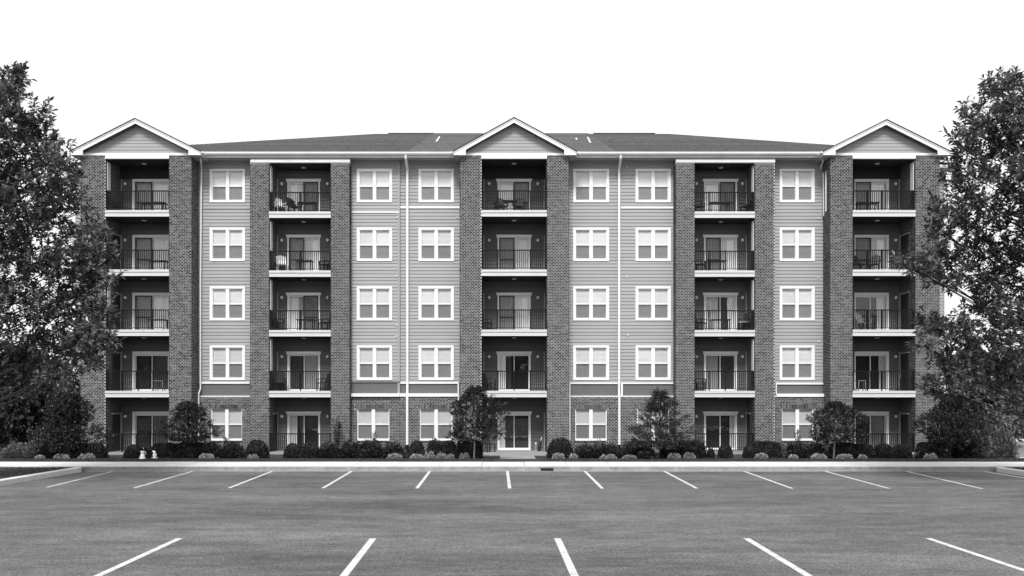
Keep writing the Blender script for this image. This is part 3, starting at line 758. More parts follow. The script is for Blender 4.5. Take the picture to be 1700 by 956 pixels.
for px, py, px2, py2 in ((724, 236, 730, 226.5), (980.5, 238, 975.5, 227.5), (957.5, 233, 956.5, 229)):
    # roof point for (px,py)
    Y = (14.13-.4*41-2.55)/((HY-py)/F-.4); x_ = wx(px, Y); z_ = wz(py, Y)
    x2, z2 = wx(px2, Y+.12), wz(py2, Y+.12)
    b = MB(); b.box(x_-.07, x_+.07, Y-.07, Y+.07, z_-.03, z_+.03); b.tube([(x_, Y, z_), (x2, Y+.12, z2)], [.05, .03], 8); b.build("vent_pipe", M['white'], roof, label="white pipe poking out of the shingles")
# downpipes
def pipe(pts, r=.045, m='white', n=8):
    b = MB(); b.tube(pts, r, n); return b.build("downpipe", M[m], BLD)
def dp(px, ytop=262, ybot=757, Yp=YW-.12, r=.055):
    x_ = wx(px, Yp); z0 = max(wz(ybot, Yp), -.1)
    pipe([(x_, 40.93, 13.98), (x_, 40.95, 13.86), (x_+.0, Yp, 13.45), (x_, Yp, 9), (x_, Yp, zb_band+.2), (x_, YBO-.09, zb_band-.1), (x_, YBO-.09, .28)], r)
    b = MB(); b.tube([(x_, YBO-.09, .3), (x_, YBO-.09, 0), (x_, YBO-.3, -.06)], r+.012, 8); b.build("downpipe_shoe", M['iron'], BLD)
dp(676.3, r=.062); dp(1027.8, r=.058)
x_ = wx(333, YW-.1); x2 = wx(330, YBO-.1)
pipe([(wx(332, 41), 41.0, 13.95), (wx(335, 41.3), 41.2, 13.72), (wx(333.5, 41.5), YW-.13, 13.5), (x_, YW-.12, 8), (x_, YW-.12, zb_band+.35), (x2, YBO-.12, zb_band+.1), (x2, YBO-.12, -.1)], .04)
pipe([(wx(1364, 41), 41.0, 13.95), (wx(1367, 41.1), 41.15, 13.75), (wx(1363.5, 41.4), YW-.15, 13.5)], .035, 'off')
x_ = wx(1367, YW-.1); pipe([(x_, YW-.12, 13.3), (x_+.02, YW-.12, 11.25)], .045)
x_ = wx(1370.5, YW-.1); pipe([(x_, YW-.12, 9.2), (x_, YW-.12, zb_band+.6), (x_+.05, YBO-.12, zb_band+.4), (x_+.05, YBO-.12, -.1)], .035)
x_ = PX['RW'][0][0]-.03; pipe([(x_, 41.25, 13.3), (x_, 41.25, 11.4)], .03)

# ------------------------------------------------------------------ plants
def leaf_arrays(C, D, Nn, Ln, Wd, fold=.25):
    D = D/np.linalg.norm(D, axis=1, keepdims=True)
    S = np.cross(D, Nn); S /= np.maximum(np.linalg.norm(S, axis=1, keepdims=True), 1e-6); U = np.cross(S, D)
    Ln = Ln[:, None]; Wd = Wd[:, None]
    base = C; tip = C+D*Ln - U*Ln*.12; m = C+D*Ln*.45 + U*Wd*fold
    V = np.stack([base, m+S*Wd/2, tip, m-S*Wd/2], 1).reshape(-1, 3)
    return V
def unit(n):
    v = RNG.normal(size=(n, 3)); return v/np.linalg.norm(v, axis=1, keepdims=True)
def sprig_leaves(P, D, length, nleaf, L, Wd, spread=.9):
    """P, D: sprig base and direction; leaves alternate along it with a whorl at the tip"""
    n = len(P); k = nleaf
    t = np.tile(np.linspace(.15, 1, k), n); Pi = np.repeat(P, k, 0); Di = np.repeat(D, k, 0); li = np.repeat(length, k)
    C = Pi + Di*(t*li)[:, None]
    r = unit(n*k); r -= Di*np.sum(r*Di, 1, keepdims=True); r /= np.linalg.norm(r, axis=1, keepdims=True)
    LD = Di*(.35+.9*(t[:, None]**2)) + r*spread + np.array([0, 0, -.25])
    up = np.array([0, 0, 1.0]) + unit(n*k)*.45
    ln = L*RNG.uniform(.7, 1.15, n*k); return leaf_arrays(C, LD, up, ln, ln*Wd)
def twig_tris(P, D, length, r=.006):
    n = len(P); a = unit(n); s = np.cross(D, a); s /= np.linalg.norm(s, axis=1, keepdims=True); E = P+D*length[:, None]
    u = np.cross(D, s)
    V = np.stack([P+s*r, P-s*r, E-s*r*.3, E+s*r*.3, P+u*r, P-u*r, E-u*r*.3, E+u*r*.3], 1).reshape(-1, 3); return V
def cloud(name, V, m, parent=None):
    return np_mesh(name, V, np.arange(len(V)).reshape(-1, 4), m, parent)

def big_tree(name, label, base, trunk_top, lobes, Y, m, group=None, L=.20, dens=.95):
    root = empty(name, base); tag(root, label, "tree", group)
    bx, by, bz = base; TV = MB(); VL = []; VT = []
    tt = Vector(trunk_top)-Vector(base)
    TV.tube([(0,0,-.1),(0,0,.25),(tt.x*.2,tt.y*.2,tt.z*.3),(tt.x*.5,tt.y*.5,tt.z*.6),(tt.x,tt.y,tt.z)], [.3,.23,.19,.14,.04], 9)
    for (px, py, rp_) in lobes:
        rp_ = rp_*.86
        Yl = Y+random.uniform(-1.3, 1.3); c = np.array([wx(px, Yl)-bx, Yl-by, wz(py, Yl)-bz]); r = rp_*Yl/F
        h = max(1.6, min(tt.z*.95, c[2]-.45*math.hypot(c[0], c[1])-.3)); f = h/tt.z
        s = Vector((tt.x*f*.8, tt.y*f*.8, h)); e = Vector(c); mid = s.lerp(e, .5)+Vector((random.uniform(-.15, .15), random.uniform(-.15, .15), -.12))
        TV.tube([s, s.lerp(mid, .5)+Vector((0, 0, .05)), mid, e], [.05+.015*r, .032, .02, .006], 5)
        small = rp_ < 20; n = int((8+.22*rp_**1.62)*dens*(.75 if small else 1))
        u = unit(n); rad = r*RNG.uniform(.2, 1.1, n)**.6
        outw = c/np.linalg.norm(c); e1 = outw*np.array([1, 1, .35])+np.array([0, 0, .4]); e1 /= np.linalg.norm(e1)
        P = u*rad[:, None]*.82; P += np.outer(P@e1, e1)*.75; P = c+P
        D = u*.9+outw*.6+np.array([0, 0, .45])+unit(n)*.25; D /= np.linalg.norm(D, axis=1, keepdims=True)
        ln = RNG.uniform(.2, .45, n) if small else RNG.uniform(.12, .3, n)
        VL.append(sprig_leaves(P, D, ln, 10, L, .42, .8)); VT.append(twig_tris(P-D*.12, D, ln+.12))
        ns = 7                                       # sub-branches inside the bough
        for i in range(ns):
            q = Vector(c+u[i]*rad[i]); mm = e.lerp(q, .5)+Vector((0, 0, -.05)); TV.tube([mid.lerp(e, .6), mm, q], [.011, .008, .003], 3, cap=False)
    tr = TV.build("trunk", M['bark'], smooth=True); tr.parent = root
    cr = cloud("crown", np.concatenate(VL), m, root); cr["kind"] = "stuff"
    tw = cloud("twigs", np.concatenate(VT), M['bark'], root); tw["kind"] = "stuff"
    return root
LT = [(4,138,20),(22,158,18),(28,132,8),(2,165,32),(0,205,42),(38,222,24),(66,195,12),(50,235,22),(66,215,12),(75,250,14),(35,275,38),(88,262,12),(100,250,8),(98,290,22),(118,292,9),(70,300,30),(5,290,50),(115,325,16),(45,340,44),(95,345,32),(130,350,9),(0,370,50),
      (118,405,26),(150,392,13),(165,405,11),(60,405,44),(110,432,36),(150,428,22),(178,432,8),(20,450,50),(80,480,42),(130,478,32),(165,470,16),(180,465,7),(150,520,24),(175,523,8),(30,530,50),(90,545,46),(138,565,30),(170,570,13),(185,572,6),(60,600,44),(115,598,32),(20,625,42),(148,608,14),
      (-50,215,62),(-50,320,80),(-60,450,90),(-60,580,80),(88,632,20),(45,638,22),(-70,120,40)]
big_tree("broadleaf_tree", "large leafy tree filling the left edge, in front of the left gable", (wx(-90, 25.5), 25.5, .13), (wx(-60, 25.5), 25.5, 10.2), LT, 25.5, M['leaf'])
RT = [(1656,146,7),(1678,144,7),(1662,158,17),(1640,150,7),(1688,160,20),(1642,182,20),(1675,205,34),(1606,190,7),(1615,210,16),(1640,228,28),(1592,236,7),(1608,262,24),(1660,268,38),(1700,225,45),(1590,275,8),(1588,305,14),(1605,318,26),(1645,325,38),(1695,320,45),(1578,345,20),(1560,352,12),(1562,385,18),(1612,385,36),(1662,400,44),
      (1548,412,16),(1506,440,8),(1525,450,14),(1548,458,18),(1580,445,32),(1628,455,36),(1690,455,48),(1545,545,18),(1575,560,26),(1600,560,28),(1640,535,42),(1690,560,50),(1535,572,8),(1562,610,16),(1600,618,34),(1650,622,42),(1548,648,12),(1575,652,18),(1690,622,34),
      (1750,250,70),(1760,380,80),(1770,520,90),(1760,600,50),(1640,490,30),(1580,475,16),(1745,160,45)]
big_tree("broadleaf_tree", "large leafy tree at the right edge, boughs across the building's right end", (wx(1775, 25.5), 25.5, .13), (wx(1755, 25.5), 25.5, 9.8), RT, 25.5, M['leaf'])

def small_tree(label, px, pybase, cpx, top, bot, halfw, Y, m, kind='round', bark='bark', dens=1.0, group="young trees in the bed before the building", L=.092):
    base = (wx(px, Y), Y, gz(Y) if pybase is None else wz(pybase, Y)); root = empty("conifer_tree" if kind == 'cone' else "young_tree", base); tag(root, label, "tree", group)
    cxx, zt, zb2, hw = wx(cpx, Y)-base[0], wz(top, Y)-base[2]-.05, wz(bot, Y)-base[2]+.08, halfw*1.45*Y/F
    TV = MB(); TV.tube([(0,0,-.08),(0,0,.05),(cxx*.3+.01,0,zb2*.9),(cxx*.8,0,(zb2+zt)/2),(cxx,0,zt-.08)], [.045,.036,.03,.02,.006], 7)
    n = int(700*dens); P = []; D = []
    for i in range(n):
        t = random.random()**(1.5 if kind == 'cone' else 1)
        z = zb2+(zt-zb2)*t
        if kind == 'cone': rr = 1.35*hw*(1-t)**.9*(1.0 if t > .12 else .75)*(.82+.3*math.sin(t*26))+.03
        else: rr = hw*math.sin(math.pi*min(1, (t**.8*.86+.12)))**.8*(1.08-.3*t)*(.85+.2*math.sin(t*9+px))
        an = random.uniform(0, 6.283); q = random.random()**.42*(.95+.25*math.sin(3*an+px)+.15*math.sin(7*an))
        p = (cxx+rr*q*math.cos(an), rr*q*math.sin(an), z); P.append(p); D.append((math.cos(an)*.9, math.sin(an)*.9, .45 if kind != 'cone' else .25))
    for i in range(34):
        s = (cxx*.6, 0, zb2+(P[i][2]-zb2)*.55); TV.tube([s, (P[i][0]*.6+s[0]*.4, P[i][1]*.6, P[i][2]*.7+s[2]*.3), P[i]], [.013, .009, .003], 3, cap=False)
    P, D = np.array(P), np.array(D); D += unit(n)*.4; D /= np.linalg.norm(D, axis=1, keepdims=True); ln = RNG.uniform(.08, .2, n)
    tr = TV.build("trunk", M[bark], smooth=True); tr.parent = root
    if kind == 'cone': V = sprig_leaves(P, D, ln*1.6, 24, L*1.0, .2, .6)
    else: V = sprig_leaves(P, D, ln, 11, L, .5)
    cr = cloud("crown", V, M[m], root); cr["kind"] = "stuff"
    return root
small_tree("young tree with a pale bare trunk left of the open center patio", 787, None, 789, 642, 735, 42, 35.0, 'leafy', bark='barkp', dens=1.25)
small_tree("young tree with thin dark trunk before the right pier of the left gable", 313.5, None, 313, 667, 737, 34, 35.4, 'leafy', dens=1.0)
small_tree("dark pointed conifer standing before the fifth ground-floor window from the left", 1095, None, 1096, 648, 745, 40, 35.3, 'leaf3', 'cone', dens=2.1)
small_tree("young tree with twin pale stems beside the left pier of the right gable", 1384, None, 1388, 668, 738, 40, 35.3, 'leafy', bark='barkp', dens=1.05)
small_tree("dark bushy small tree at the building's left corner under the big tree", 113, None, 110, 652, 750, 44, 35.6, 'leafy', dens=1.9)
small_tree("dark bushy small tree at the building's right corner under the big tree", 1574, None, 1580, 655, 750, 46, 35.6, 'leafy', dens=2.0)

# shrub meshes, shared between alike shrubs
def shrub_mesh(kind, n, m, L):
    u = unit(n); u[:, 2] = np.abs(u[:, 2])*1.0
    if kind == 'round':
        r = .5*(.90+.12*RNG.random(n)); P = u*r[:, None]; P = np.sign(P)*np.abs(P/.5)**.86*.5; P[:, 2] = P[:, 2]*1.8; D = u+unit(n)*.7
        lo = RNG.random(n) < .25; P[lo, 2] *= RNG.random(lo.sum())
    elif kind == 'box':
        q = RNG.uniform(-.5, .5, (n, 3)); q[:, 2] += .5; ax = RNG.integers(0, 4, n)
        q[ax == 0, 2] = 1-.06*RNG.random((ax == 0).sum()); q[ax == 1, 1] = -.5+.07*RNG.random((ax == 1).sum())
        q[ax == 2, 0] = np.sign(q[ax == 2, 0])*(.5-.07*RNG.random((ax == 2).sum())); q[ax == 3, 1] = .5
        hgt = q[:, 2]; round_ = 1-.16*hgt**3; q[:, :2] *= round_[:, None]; q[:, 2] *= 1-.18*np.abs(q[:, 0]*2)**4; q[:, 2] += .03*np.sin(q[:, 0]*17)
        P = q; D = (P-np.array([0, 0, .4]))+unit(n)*.6
    elif kind == 'loose':
        r = .5*RNG.random(n)**.4*(1+.22*np.sin(5*np.arctan2(u[:, 1], u[:, 0]))*(1-u[:, 2]))*(.9+.35*RNG.random(n)); P = u*r[:, None]; P[:, 2] = P[:, 2]*1.8; D = u+unit(n)*.5+np.array([0, 0, .5])
    elif kind == 'low':
        cs = np.array([(-.3, 0, 0), (.05, -.05, .1), (.32, .03, 0)]); c = cs[RNG.integers(0, 3, n)]
        P = c+u*(.24*(.8+.3*RNG.random(n)))[:, None]*np.array([1, 1, 2.6]); P[:, 2] = np.abs(P[:, 2]); D = u+unit(n)*.5+np.array([0, 0, .3])
    nn = u+unit(n)*.5; ln = L*RNG.uniform(.6, 1.3, n); V = leaf_arrays(P-D/np.linalg.norm(D, axis=1, keepdims=True)*L*.4, D, nn, ln, ln*.55)
    # dark twiggy heart
    if kind in ('round', 'box', 'loose'):
        b = MB()
        prof = [(.34, 0), (.40, .3), (.38, .6), (.26, .8), (.05, .86)] if kind != 'box' else [(.44, 0), (.46, .4), (.43, .8), (.3, .88), (.05, .9)]
        if kind == 'loose': prof = [(.25, 0), (.3, .2), (.26, .45), (.1, .6), (.02, .65)]
        b.lathe(0, 0, prof, 10)
        hv = np.array(b.v); hv += RNG.normal(0, .015, hv.shape)
        q = [f for f in b.f if len(f) == 4]; HV = hv[np.array(q)].reshape(-1, 3); V = np.concatenate([V, HV])
    o = cloud("shrub", V, M[m]); me = o.data; bpy.data.objects.remove(o); return me
SM = {'round': [shrub_mesh('round', 3400, 'leaf3', .085) for _ in range(3)], 'box': [shrub_mesh('box', 5200, 'leaf3', .07) for _ in range(2)],
      'loose': [shrub_mesh('loose', 3000, 'leaf2', .13) for _ in range(3)], 'low': [shrub_mesh('low', 420, 'leafp', .2) for _ in range(3)],
      'lowd': [shrub_mesh('low', 700, 'leaf2', .16) for _ in range(1)], 'mid': [shrub_mesh('loose', 3400, 'leafm', .12) for _ in range(2)]}
NAME = {'round': ('round_shrub', 'shrub', "clipped round shrubs along the foundation"), 'box': ('hedge_shrub', 'hedge', "clipped dark hedge sections along the foundation"),
        'loose': ('loose_shrub', 'shrub', "loose dark shrubs along the foundation"), 'low': ('pale_perennial', 'plant', "pale low plants at the front of the bed"),
        'lowd': ('low_shrub', 'shrub', None), 'mid': ('arching_shrub', 'shrub', "loose mid-grey shrubs at the building corners")}
cnt = {}
def shrub(kind, px, wpx, top, bot, label, Y=None, dY=0):
    Y = (Y or {'low': 34.75, 'lowd': 34.7}.get(kind, 35.7))+dY
    me = SM[kind][cnt.get(kind, 0) % len(SM[kind])]; cnt[kind] = cnt.get(kind, 0)+1
    nm, cat, grp = NAME[kind]; o = bpy.data.objects.new(nm, me); COL.objects.link(o)
    z0 = gz(Y)-.02; o.location = (wx(px, Y), Y, z0); wd = wpx*Y/F; hh = wz(top, Y)-z0
    if kind in ('round', 'loose', 'mid'): sc = (wd*1.0, max(.5, min(wd, .95)), hh/.92)
    if kind == 'loose': sc = (sc[0], sc[1], hh/1.06)
    if kind == 'box': sc = (wd, .8, hh)
    elif kind in ('low', 'lowd'): sc = (wd/1.25, .42, hh/.95)
    if kind in ('round', 'low', 'lowd', 'loose', 'mid'): o.rotation_euler.z = random.choice((0, math.pi, .2, -.3, 3.3)) if kind in ('low', 'lowd') else random.uniform(0, 6.28)
    if o.rotation_euler.z and kind in ('round', 'loose', 'mid'): s_ = (sc[0]+sc[1])/2 if abs(sc[0]-sc[1]) < .35 else None; 
    if kind in ('round', 'loose', 'mid') and abs(sc[0]-sc[1]) >= .35: o.rotation_euler.z = random.choice((0, math.pi))
    o.scale = sc; tag(o, label, cat, grp); return o
SH = [
 ('mid',30,46,738,761,"arching loose shrub at the far left edge of the bed"),
 ('mid',62,50,734,760,"feathery pale-topped shrub second from the far left edge of the bed"),
 ('loose',92,46,735,760,"loose dark shrub left of the small tree at the left building corner"),
 ('box',128,46,737,757,"dark hedge section just right of the corner tree at the left building corner"),
 ('round',158,38,736,758,"round clipped shrub left of the first ground-floor patio"),
 ('low',102,32,751,760,"pale low plant cluster under the corner tree at the left"),
 ('low',144,28,750,760,"pale low plant in front of the hedge left of the first patio"),
 ('low',66,18,753,760,"small pale plant beneath the feathery shrub at far left"),
 ('round',223,32,738,760,"round clipped shrub behind the left white garden ornament"),
 ('round',247,22,740,759,"narrow round shrub between the two white garden ornaments"),
 ('box',276,40,736,759,"dark hedge section right of the white garden ornaments"),
 ('box',318,44,734,759,"dark hedge section behind the young tree at the left gable pier"),
 ('loose',350,44,733,759,"loose dark shrub under the left half of the first ground-floor window"),
 ('loose',385,44,732,759,"loose shrub under the right half of the first ground-floor window"),
 ('round',427,40,730,759,"big round clipped shrub left of the second ground-floor patio"),
 ('low',343,30,750,761,"pale low plant under the first ground-floor window"),
 ('low',420,19,752,761,"small pale plant before the big round shrub left of the second patio"),
 ('round',486,30,736,760,"first round shrub right of the second patio step"),
 ('round',514,34,735,760,"second round shrub before the second patio railing"),
 ('loose',547,46,733,760,"loose dark shrub before the right pier of the second balcony bay"),
 ('loose',582,46,731,760,"loose dark shrub at the left edge of the second ground-floor window"),
 ('loose',616,48,728,760,"tall loose shrub with shoots under the second ground-floor window"),
 ('loose',652,38,733,758,"loose shrub left of the wide downpipe on the left half of the facade"),
 ('low',655,26,750,761,"pale low plant left of the foot of the left wide downpipe"),
 ('round',692,26,731,758,"dark round shrub just right of the left wide downpipe"),
 ('loose',722,28,728,758,"tall dark shrub under the third ground-floor window"),
 ('round',745,30,731,757,"round shrub at the right edge of the third ground-floor window"),
 ('box',779,44,731,757,"dark hedge section behind the trunk of the center young tree"),
 ('low',692,24,751,761,"flat pale plant right of the left wide downpipe"),
 ('low',713,20,746,760,"tallest pale plant under the third ground-floor window"),
 ('low',733,18,749,760,"pale rounded plant before the third ground-floor window's right pane"),
 ('low',748,14,751,760,"smallest pale plant left of the center young tree"),
 ('low',771,18,749,760,"pale plant just left of the center young tree's trunk"),
 ('round',930,44,727,759,"large round shrub right of the center patio"),
 ('loose',970,34,736,760,"dark low shrub under the left pane of the fourth ground-floor window"),
 ('loose',998,44,733,760,"dark loose shrub around the spiky yucca"),
 ('loose',1016,26,736,759,"loose shrub left of the right wide downpipe"),
 ('low',927,22,749,761,"pale spiky plant before the large round shrub right of the center patio"),
 ('low',952,15,750,760,"small pale plant right of the large round shrub by the center patio"),
 ('low',1010,30,752,761,"flat pale plant left of the foot of the right wide downpipe"),
 ('loose',1047,34,733,757,"dark shrub just right of the right wide downpipe"),
 ('loose',1068,36,735,757,"dark shrub left of the conifer"),
 ('lowd',1070,28,744,760,"low dark mound left of the conifer's trunk"),
 ('low',1045,24,753,761,"flat pale plant right of the right wide downpipe"),
 ('loose',1112,34,734,759,"dark shrub right of the conifer's trunk"),
 ('box',1148,44,733,758,"clipped dark hedge left of the fourth patio"),
 ('low',1119,24,749,760,"grey-leaved low plant between the conifer and the clipped hedge"),
 ('low',1144,22,748,760,"pale low plant before the clipped hedge left of the fourth patio"),
 ('round',1180,14,744,760,"tiny dark shrub before the fourth patio door"),
 ('round',1204,24,737,761,"small round shrub standing alone before the fourth patio door"),
 ('round',1244,22,738,760,"small round shrub at the right end of the fourth patio"),
 ('box',1272,42,733,759,"dark hedge section before the right pier of the fourth balcony bay"),
 ('mid',1296,20,736,759,"pale-leaved shrub left of the last ground-floor window"),
 ('loose',1322,40,732,759,"dark shrub under the left pane of the last ground-floor window"),
 ('loose',1352,38,734,759,"dark shrub under the right pane of the last ground-floor window"),
 ('low',1264,22,749,761,"pale spiky plant before the hedge right of the fourth patio"),
 ('low',1317,17,752,760,"small pale plant under the last ground-floor window"),
 ('low',1359,30,750,761,"broad pale plant left of the twin-stemmed young tree"),
 ('box',1402,44,735,758,"dark hedge section right of the twin-stemmed young tree"),
 ('round',1436,32,736,760,"first of the three round shrubs before the last patio railing"),
 ('round',1466,34,736,760,"middle one of the three round shrubs before the last patio railing"),
 ('round',1496,32,737,760,"last of the three round shrubs before the last patio railing"),
 ('low',1402,30,751,761,"flat pale plant just right of the twin-stemmed young tree"),
 ('low',1432,16,752,760,"small pale plant before the first round shrub by the last patio"),
 ('box',1546,40,735,759,"dark hedge section left of the right corner tree"),
 ('low',1545,24,750,762,"pale mounded plant left of the right corner tree's trunk"),
 ('loose',1604,46,733,760,"dark shrub right of the right corner tree"),
 ('mid',1634,54,729,761,"big arching shrub near the right edge of the bed"),
 ('mid',1664,40,716,760,"tall loose shrub at the right end of the bed beside the street"),
]
for s in SH: shrub(*s)
# yucca
b = MB(); base = (wx(994, 35.5), 35.5, gz(35.5))
for i in range(34):
    an = random.uniform(0, 6.28); t = random.uniform(.1, .65); L_ = random.uniform(.55, .85)
    e = Vector((base[0]+math.cos(an)*L_*t, base[1]+math.sin(an)*L_*t, base[2]+.15+L_*math.sqrt(1-t*t))); s = Vector((base[0], base[1], base[2]+.1))
    sd = Vector((-math.sin(an), math.cos(an), 0))*.022; m_ = s.lerp(e, .5)+Vector((0, 0, .03))
    b.quad(tuple(s-sd), tuple(s+sd), tuple(m_+sd), tuple(m_-sd)); b.poly([tuple(m_-sd), tuple(m_+sd), tuple(e)])
b.tube([(base[0], base[1], base[2]-.05), (base[0], base[1], base[2]+.2)], .06, 7)
y_ = b.build("yucca_plant", M['leafm'], origin=base); tag(y_, "spiky yucca rising before the fourth ground-floor window", "plant")
# climbing plant on the pier, upright shoots before windows
def shoots(px, top, bot, w_, label, Y, n=5, m='leaf2', L=.07):
    x = wx(px, Y); z0 = gz(Y) if bot is None else wz(bot, Y); z1 = wz(top, Y); root = empty("climbing_plant" if n > 6 else "upright_plant", (x, Y, z0)); tag(root, label, "plant")
    TV = MB(); P = []; D = []
    for i in range(n):
        dx = random.uniform(-1, 1)*w_*Y/F/2; hh = (z1-z0)*random.uniform(.75, 1); TV.tube([(dx*.2, 0, -.03), (dx*.7, 0, hh*.5), (dx, 0, hh)], [.012, .008, .004], 4)
        for k in range(12): t = random.uniform(.25, 1); P.append((dx*t, 0, hh*t)); D.append((random.uniform(-.6, .6), -.3, .5))
    P, D = np.array(P), np.array(D); D /= np.linalg.norm(D, axis=1, keepdims=True)
    tr = TV.build("stem", M['bark']); tr.parent = root
    cr = cloud("foliage", sprig_leaves(P, D, RNG.uniform(.04, .1, len(P)), 7, L, .45), M[m], root); cr["kind"] = "stuff"
shoots(560, 688, None, 18, "thin dark climbing plant against the right pier of the second balcony bay", 40.7, 8)
shoots(620, 714, None, 10, "slim leafy shoots rising before the second ground-floor window", 36.2, 4)
shoots(376, 718, None, 10, "slim leafy shoots rising before the first ground-floor window", 36.2, 4)
shoots(1324, 712, None, 12, "slim leafy shoots rising before the last ground-floor window", 36.2, 4)

# background trees
def bg_tree(label, X, Y, rx, hz, m, base_z=-.24, n=900, trunk=True, group="trees beyond the building", L=.28):
    root = empty("distant_tree", (X, Y, base_z)); tag(root, label, "tree", group)
    VL = []; TV = MB(); TV.tube([(0, 0, -.1), (0, 0, hz*.3), (.1, 0, hz*.75)], [.22, .16, .05], 7)
    k = 16
    for i in range(k):
        an = random.uniform(0, 6.28); t = (i+.5)/k; z = hz*(.12+.78*t); rr = rx*math.sin(math.pi*(.15+.8*t))**.6*.75
        c = np.array([math.cos(an)*rr*random.random()**.4, math.sin(an)*rr*random.random()**.4, z]); r = rx*random.uniform(.35, .5)
        nn = n//k; u = unit(nn); P = c+u*(r*RNG.random(nn)**.35)[:, None]; D = u+unit(nn)*.5; D /= np.linalg.norm(D, axis=1, keepdims=True)
        VL.append(sprig_leaves(P, D, RNG.uniform(.2, .5, nn), 6, L, .5)); TV.tube([(0, 0, hz*.25), tuple(c*.6+np.array([0, 0, hz*.05])), tuple(c)], [.08, .05, .02], 4, cap=False)
    tr = TV.build("trunk", M['bark']); tr.parent = root; cr = cloud("crown", np.concatenate(VL), M[m], root); cr["kind"] = "stuff"; return root
bg_tree("dark spreading tree behind the shrubs at the far left edge", wx(45, 42), 42, 2.6, 4.6, 'leaf2', n=1500)
bg_tree("pale-leaved tree behind the shrubs at the far left edge", wx(-20, 50), 50, 3.2, 6, 'leafm', n=1500)
bg_tree("dark tree close to the left end wall of the building", wx(95, 43), 42.5, 1.5, 4.4, 'leafm', n=800)
bg_tree("mid-grey bushy tree behind the shrubs near the right street", wx(1655, 46), 46, 2.6, 4.4, 'leafm', n=1700)
bg_tree("pale-leaved tree at the right edge beyond the street", wx(1715, 58), 58, 4.0, 6.5, 'leafm', n=1700)
bg_tree("small tree close to the right end wall of the building", wx(1600, 42), 41.5, 1.3, 3.6, 'leafm', n=800)
# woods far off and behind the photographer (seen mirrored in the glass doors)
def wood(name, label, segs, m, n):
    VL = []
    for (x0, y0, x1, y1, hh) in segs:
        t = RNG.random(n); X = x0+(x1-x0)*t+RNG.normal(0, 1.5, n); Y = y0+(y1-y0)*t+RNG.normal(0, 1.5, n)
        top = hh*(.72+.2*np.sin(t*37)+.13*np.sin(t*91+1)); Z = top*RNG.random(n)**.7
        P = np.stack([X, Y, Z], 1); D = unit(n); VL.append(leaf_arrays(P, D, unit(n), RNG.uniform(1.0, 2.2, n), RNG.uniform(.8, 1.6, n)))
    o = cloud(name, np.concatenate(VL), M[m]); tag(o, label, "wood", kind="stuff")
wood("distant_wood", "low wood on the horizon beyond the building", [(-110, 105, -28, 85, 7), (30, 85, 110, 105, 7), (-110, 105, -120, -20, 7), (110, 105, 120, -20, 7)], 'leaf2', 9000)
wood("wood_behind", "dark line of trees across the car park, mirrored in the patio doors", [(-60, -34, 60, -34, 10)], 'leaf2', 34000)

# ------------------------------------------------------------------ things on balconies and in the bed
def chair(name, label, m='chair_d', slats=True, arms=True, cat="chair", back=.5, tilt=.18, cush=None):
    r = empty(name, (0, 0, 0)); tag(r, label, cat, "chairs on the balconies")
    b = MB(); b.box(-.24, .24, -.24, .22, .36, .40); b.build("seat", M[m], r)
    b = MB()
    if slats:
        for i in range(5):
            x = -.2+i*.1; z1 = .40+back*(1-.12*abs(i-2)/2)
            b.prism([(x-.038, .40), (x+.038, .40), (x+.038, z1), (x-.038, z1)], .20, .225)
        b.v = [(x, y+(z-.40)*tilt/.5, z) for x, y, z in b.v]
        b.box(-.24, .24, .225+.05, .25+.05, .55, .60)
    else:
        b.box(-.24, .24, .20, .24, .40, .40+back); b.v = [(x, y+(z-.40)*tilt/.5, z) for x, y, z in b.v]
    b.build("backrest", M[m], r)
    for sx in (-1, 1):
        for sy in (-1, 1):
            b = MB(); x, y = sx*.215, (-.215 if sy < 0 else .2); b.box(x-.022, x+.022, y-.022, y+.022, 0, .36 if (sy > 0 or not arms) else .36); b.build("leg", M[m], r)
        if arms:
            b = MB(); b.box(sx*.26-.035, sx*.26+.035, -.24, .26, .56, .585); b.box(sx*.26-.018, sx*.26+.018, -.23, -.19, .36, .56); b.build("armrest", M[m], r)
    if cush:
        b = MB(); b.box(-.22, .22, -.22, .19, .401, .46); b.build("cushion", M[cush], r)
    return r
def put(o, px, Y, z, rz): o.location = (wx(px, Y), Y, z); o.rotation_euler = (0, 0, rz); return o
def table(name, label, wd=.8, dp=.5, h=.62, m='chair_d', rnd=False):
    r = empty(name, (0, 0, 0)); tag(r, label, "table", "tables on the balconies")
    b = MB()
    if rnd: b.lathe(0, 0, [(wd/2, h-.03), (wd/2, h)], 16)
    else: b.box(-wd/2, wd/2, -dp/2, dp/2, h-.035, h)
    b.build("tabletop", M[m], r)
    for sx in (-1, 1):
        for sy in (-1, 1):
            b = MB(); x, y = sx*(wd/2-.06)*(.7 if rnd else 1), sy*(dp/2-.05)*(.8 if rnd else 1); b.box(x-.02, x+.02, y-.02, y+.02, 0, h-.035); b.build("leg", M[m], r)
    return r
E4 = .005
FL = [z+E4 for z in FZ]; FL[0] = FZ[0]
c1 = chair("slatted_chair", "white slatted armchair on the top balcony of the second bay", 'chair_w'); put(c1, 465, 41.85, FL[4], R(40))
c2 = copy_tree(c1); c2["label"] = "white slatted armchair on the second-highest balcony of the second bay"; put(c2, 468, 41.85, FL[3], R(25))
d0 = chair("patio_chair", "dark armchair beside the white armchair on the top balcony of the second bay"); put(d0, 489, 41.9, FL[4], R(60))
def dark(label, px, Y, k, rz):
    o = copy_tree(d0); o["label"] = label; put(o, px, Y, FL[k], rz); return o
dark("dark armchair at the left side of the middle balcony of the second bay", 459, 41.8, 2, R(50))
dark("dark armchair at the right side of the middle balcony of the second bay", 539, 41.8, 2, R(-60))
dark("dark chair at the right side of the second-highest balcony of the second bay", 541, 41.9, 3, R(-50))
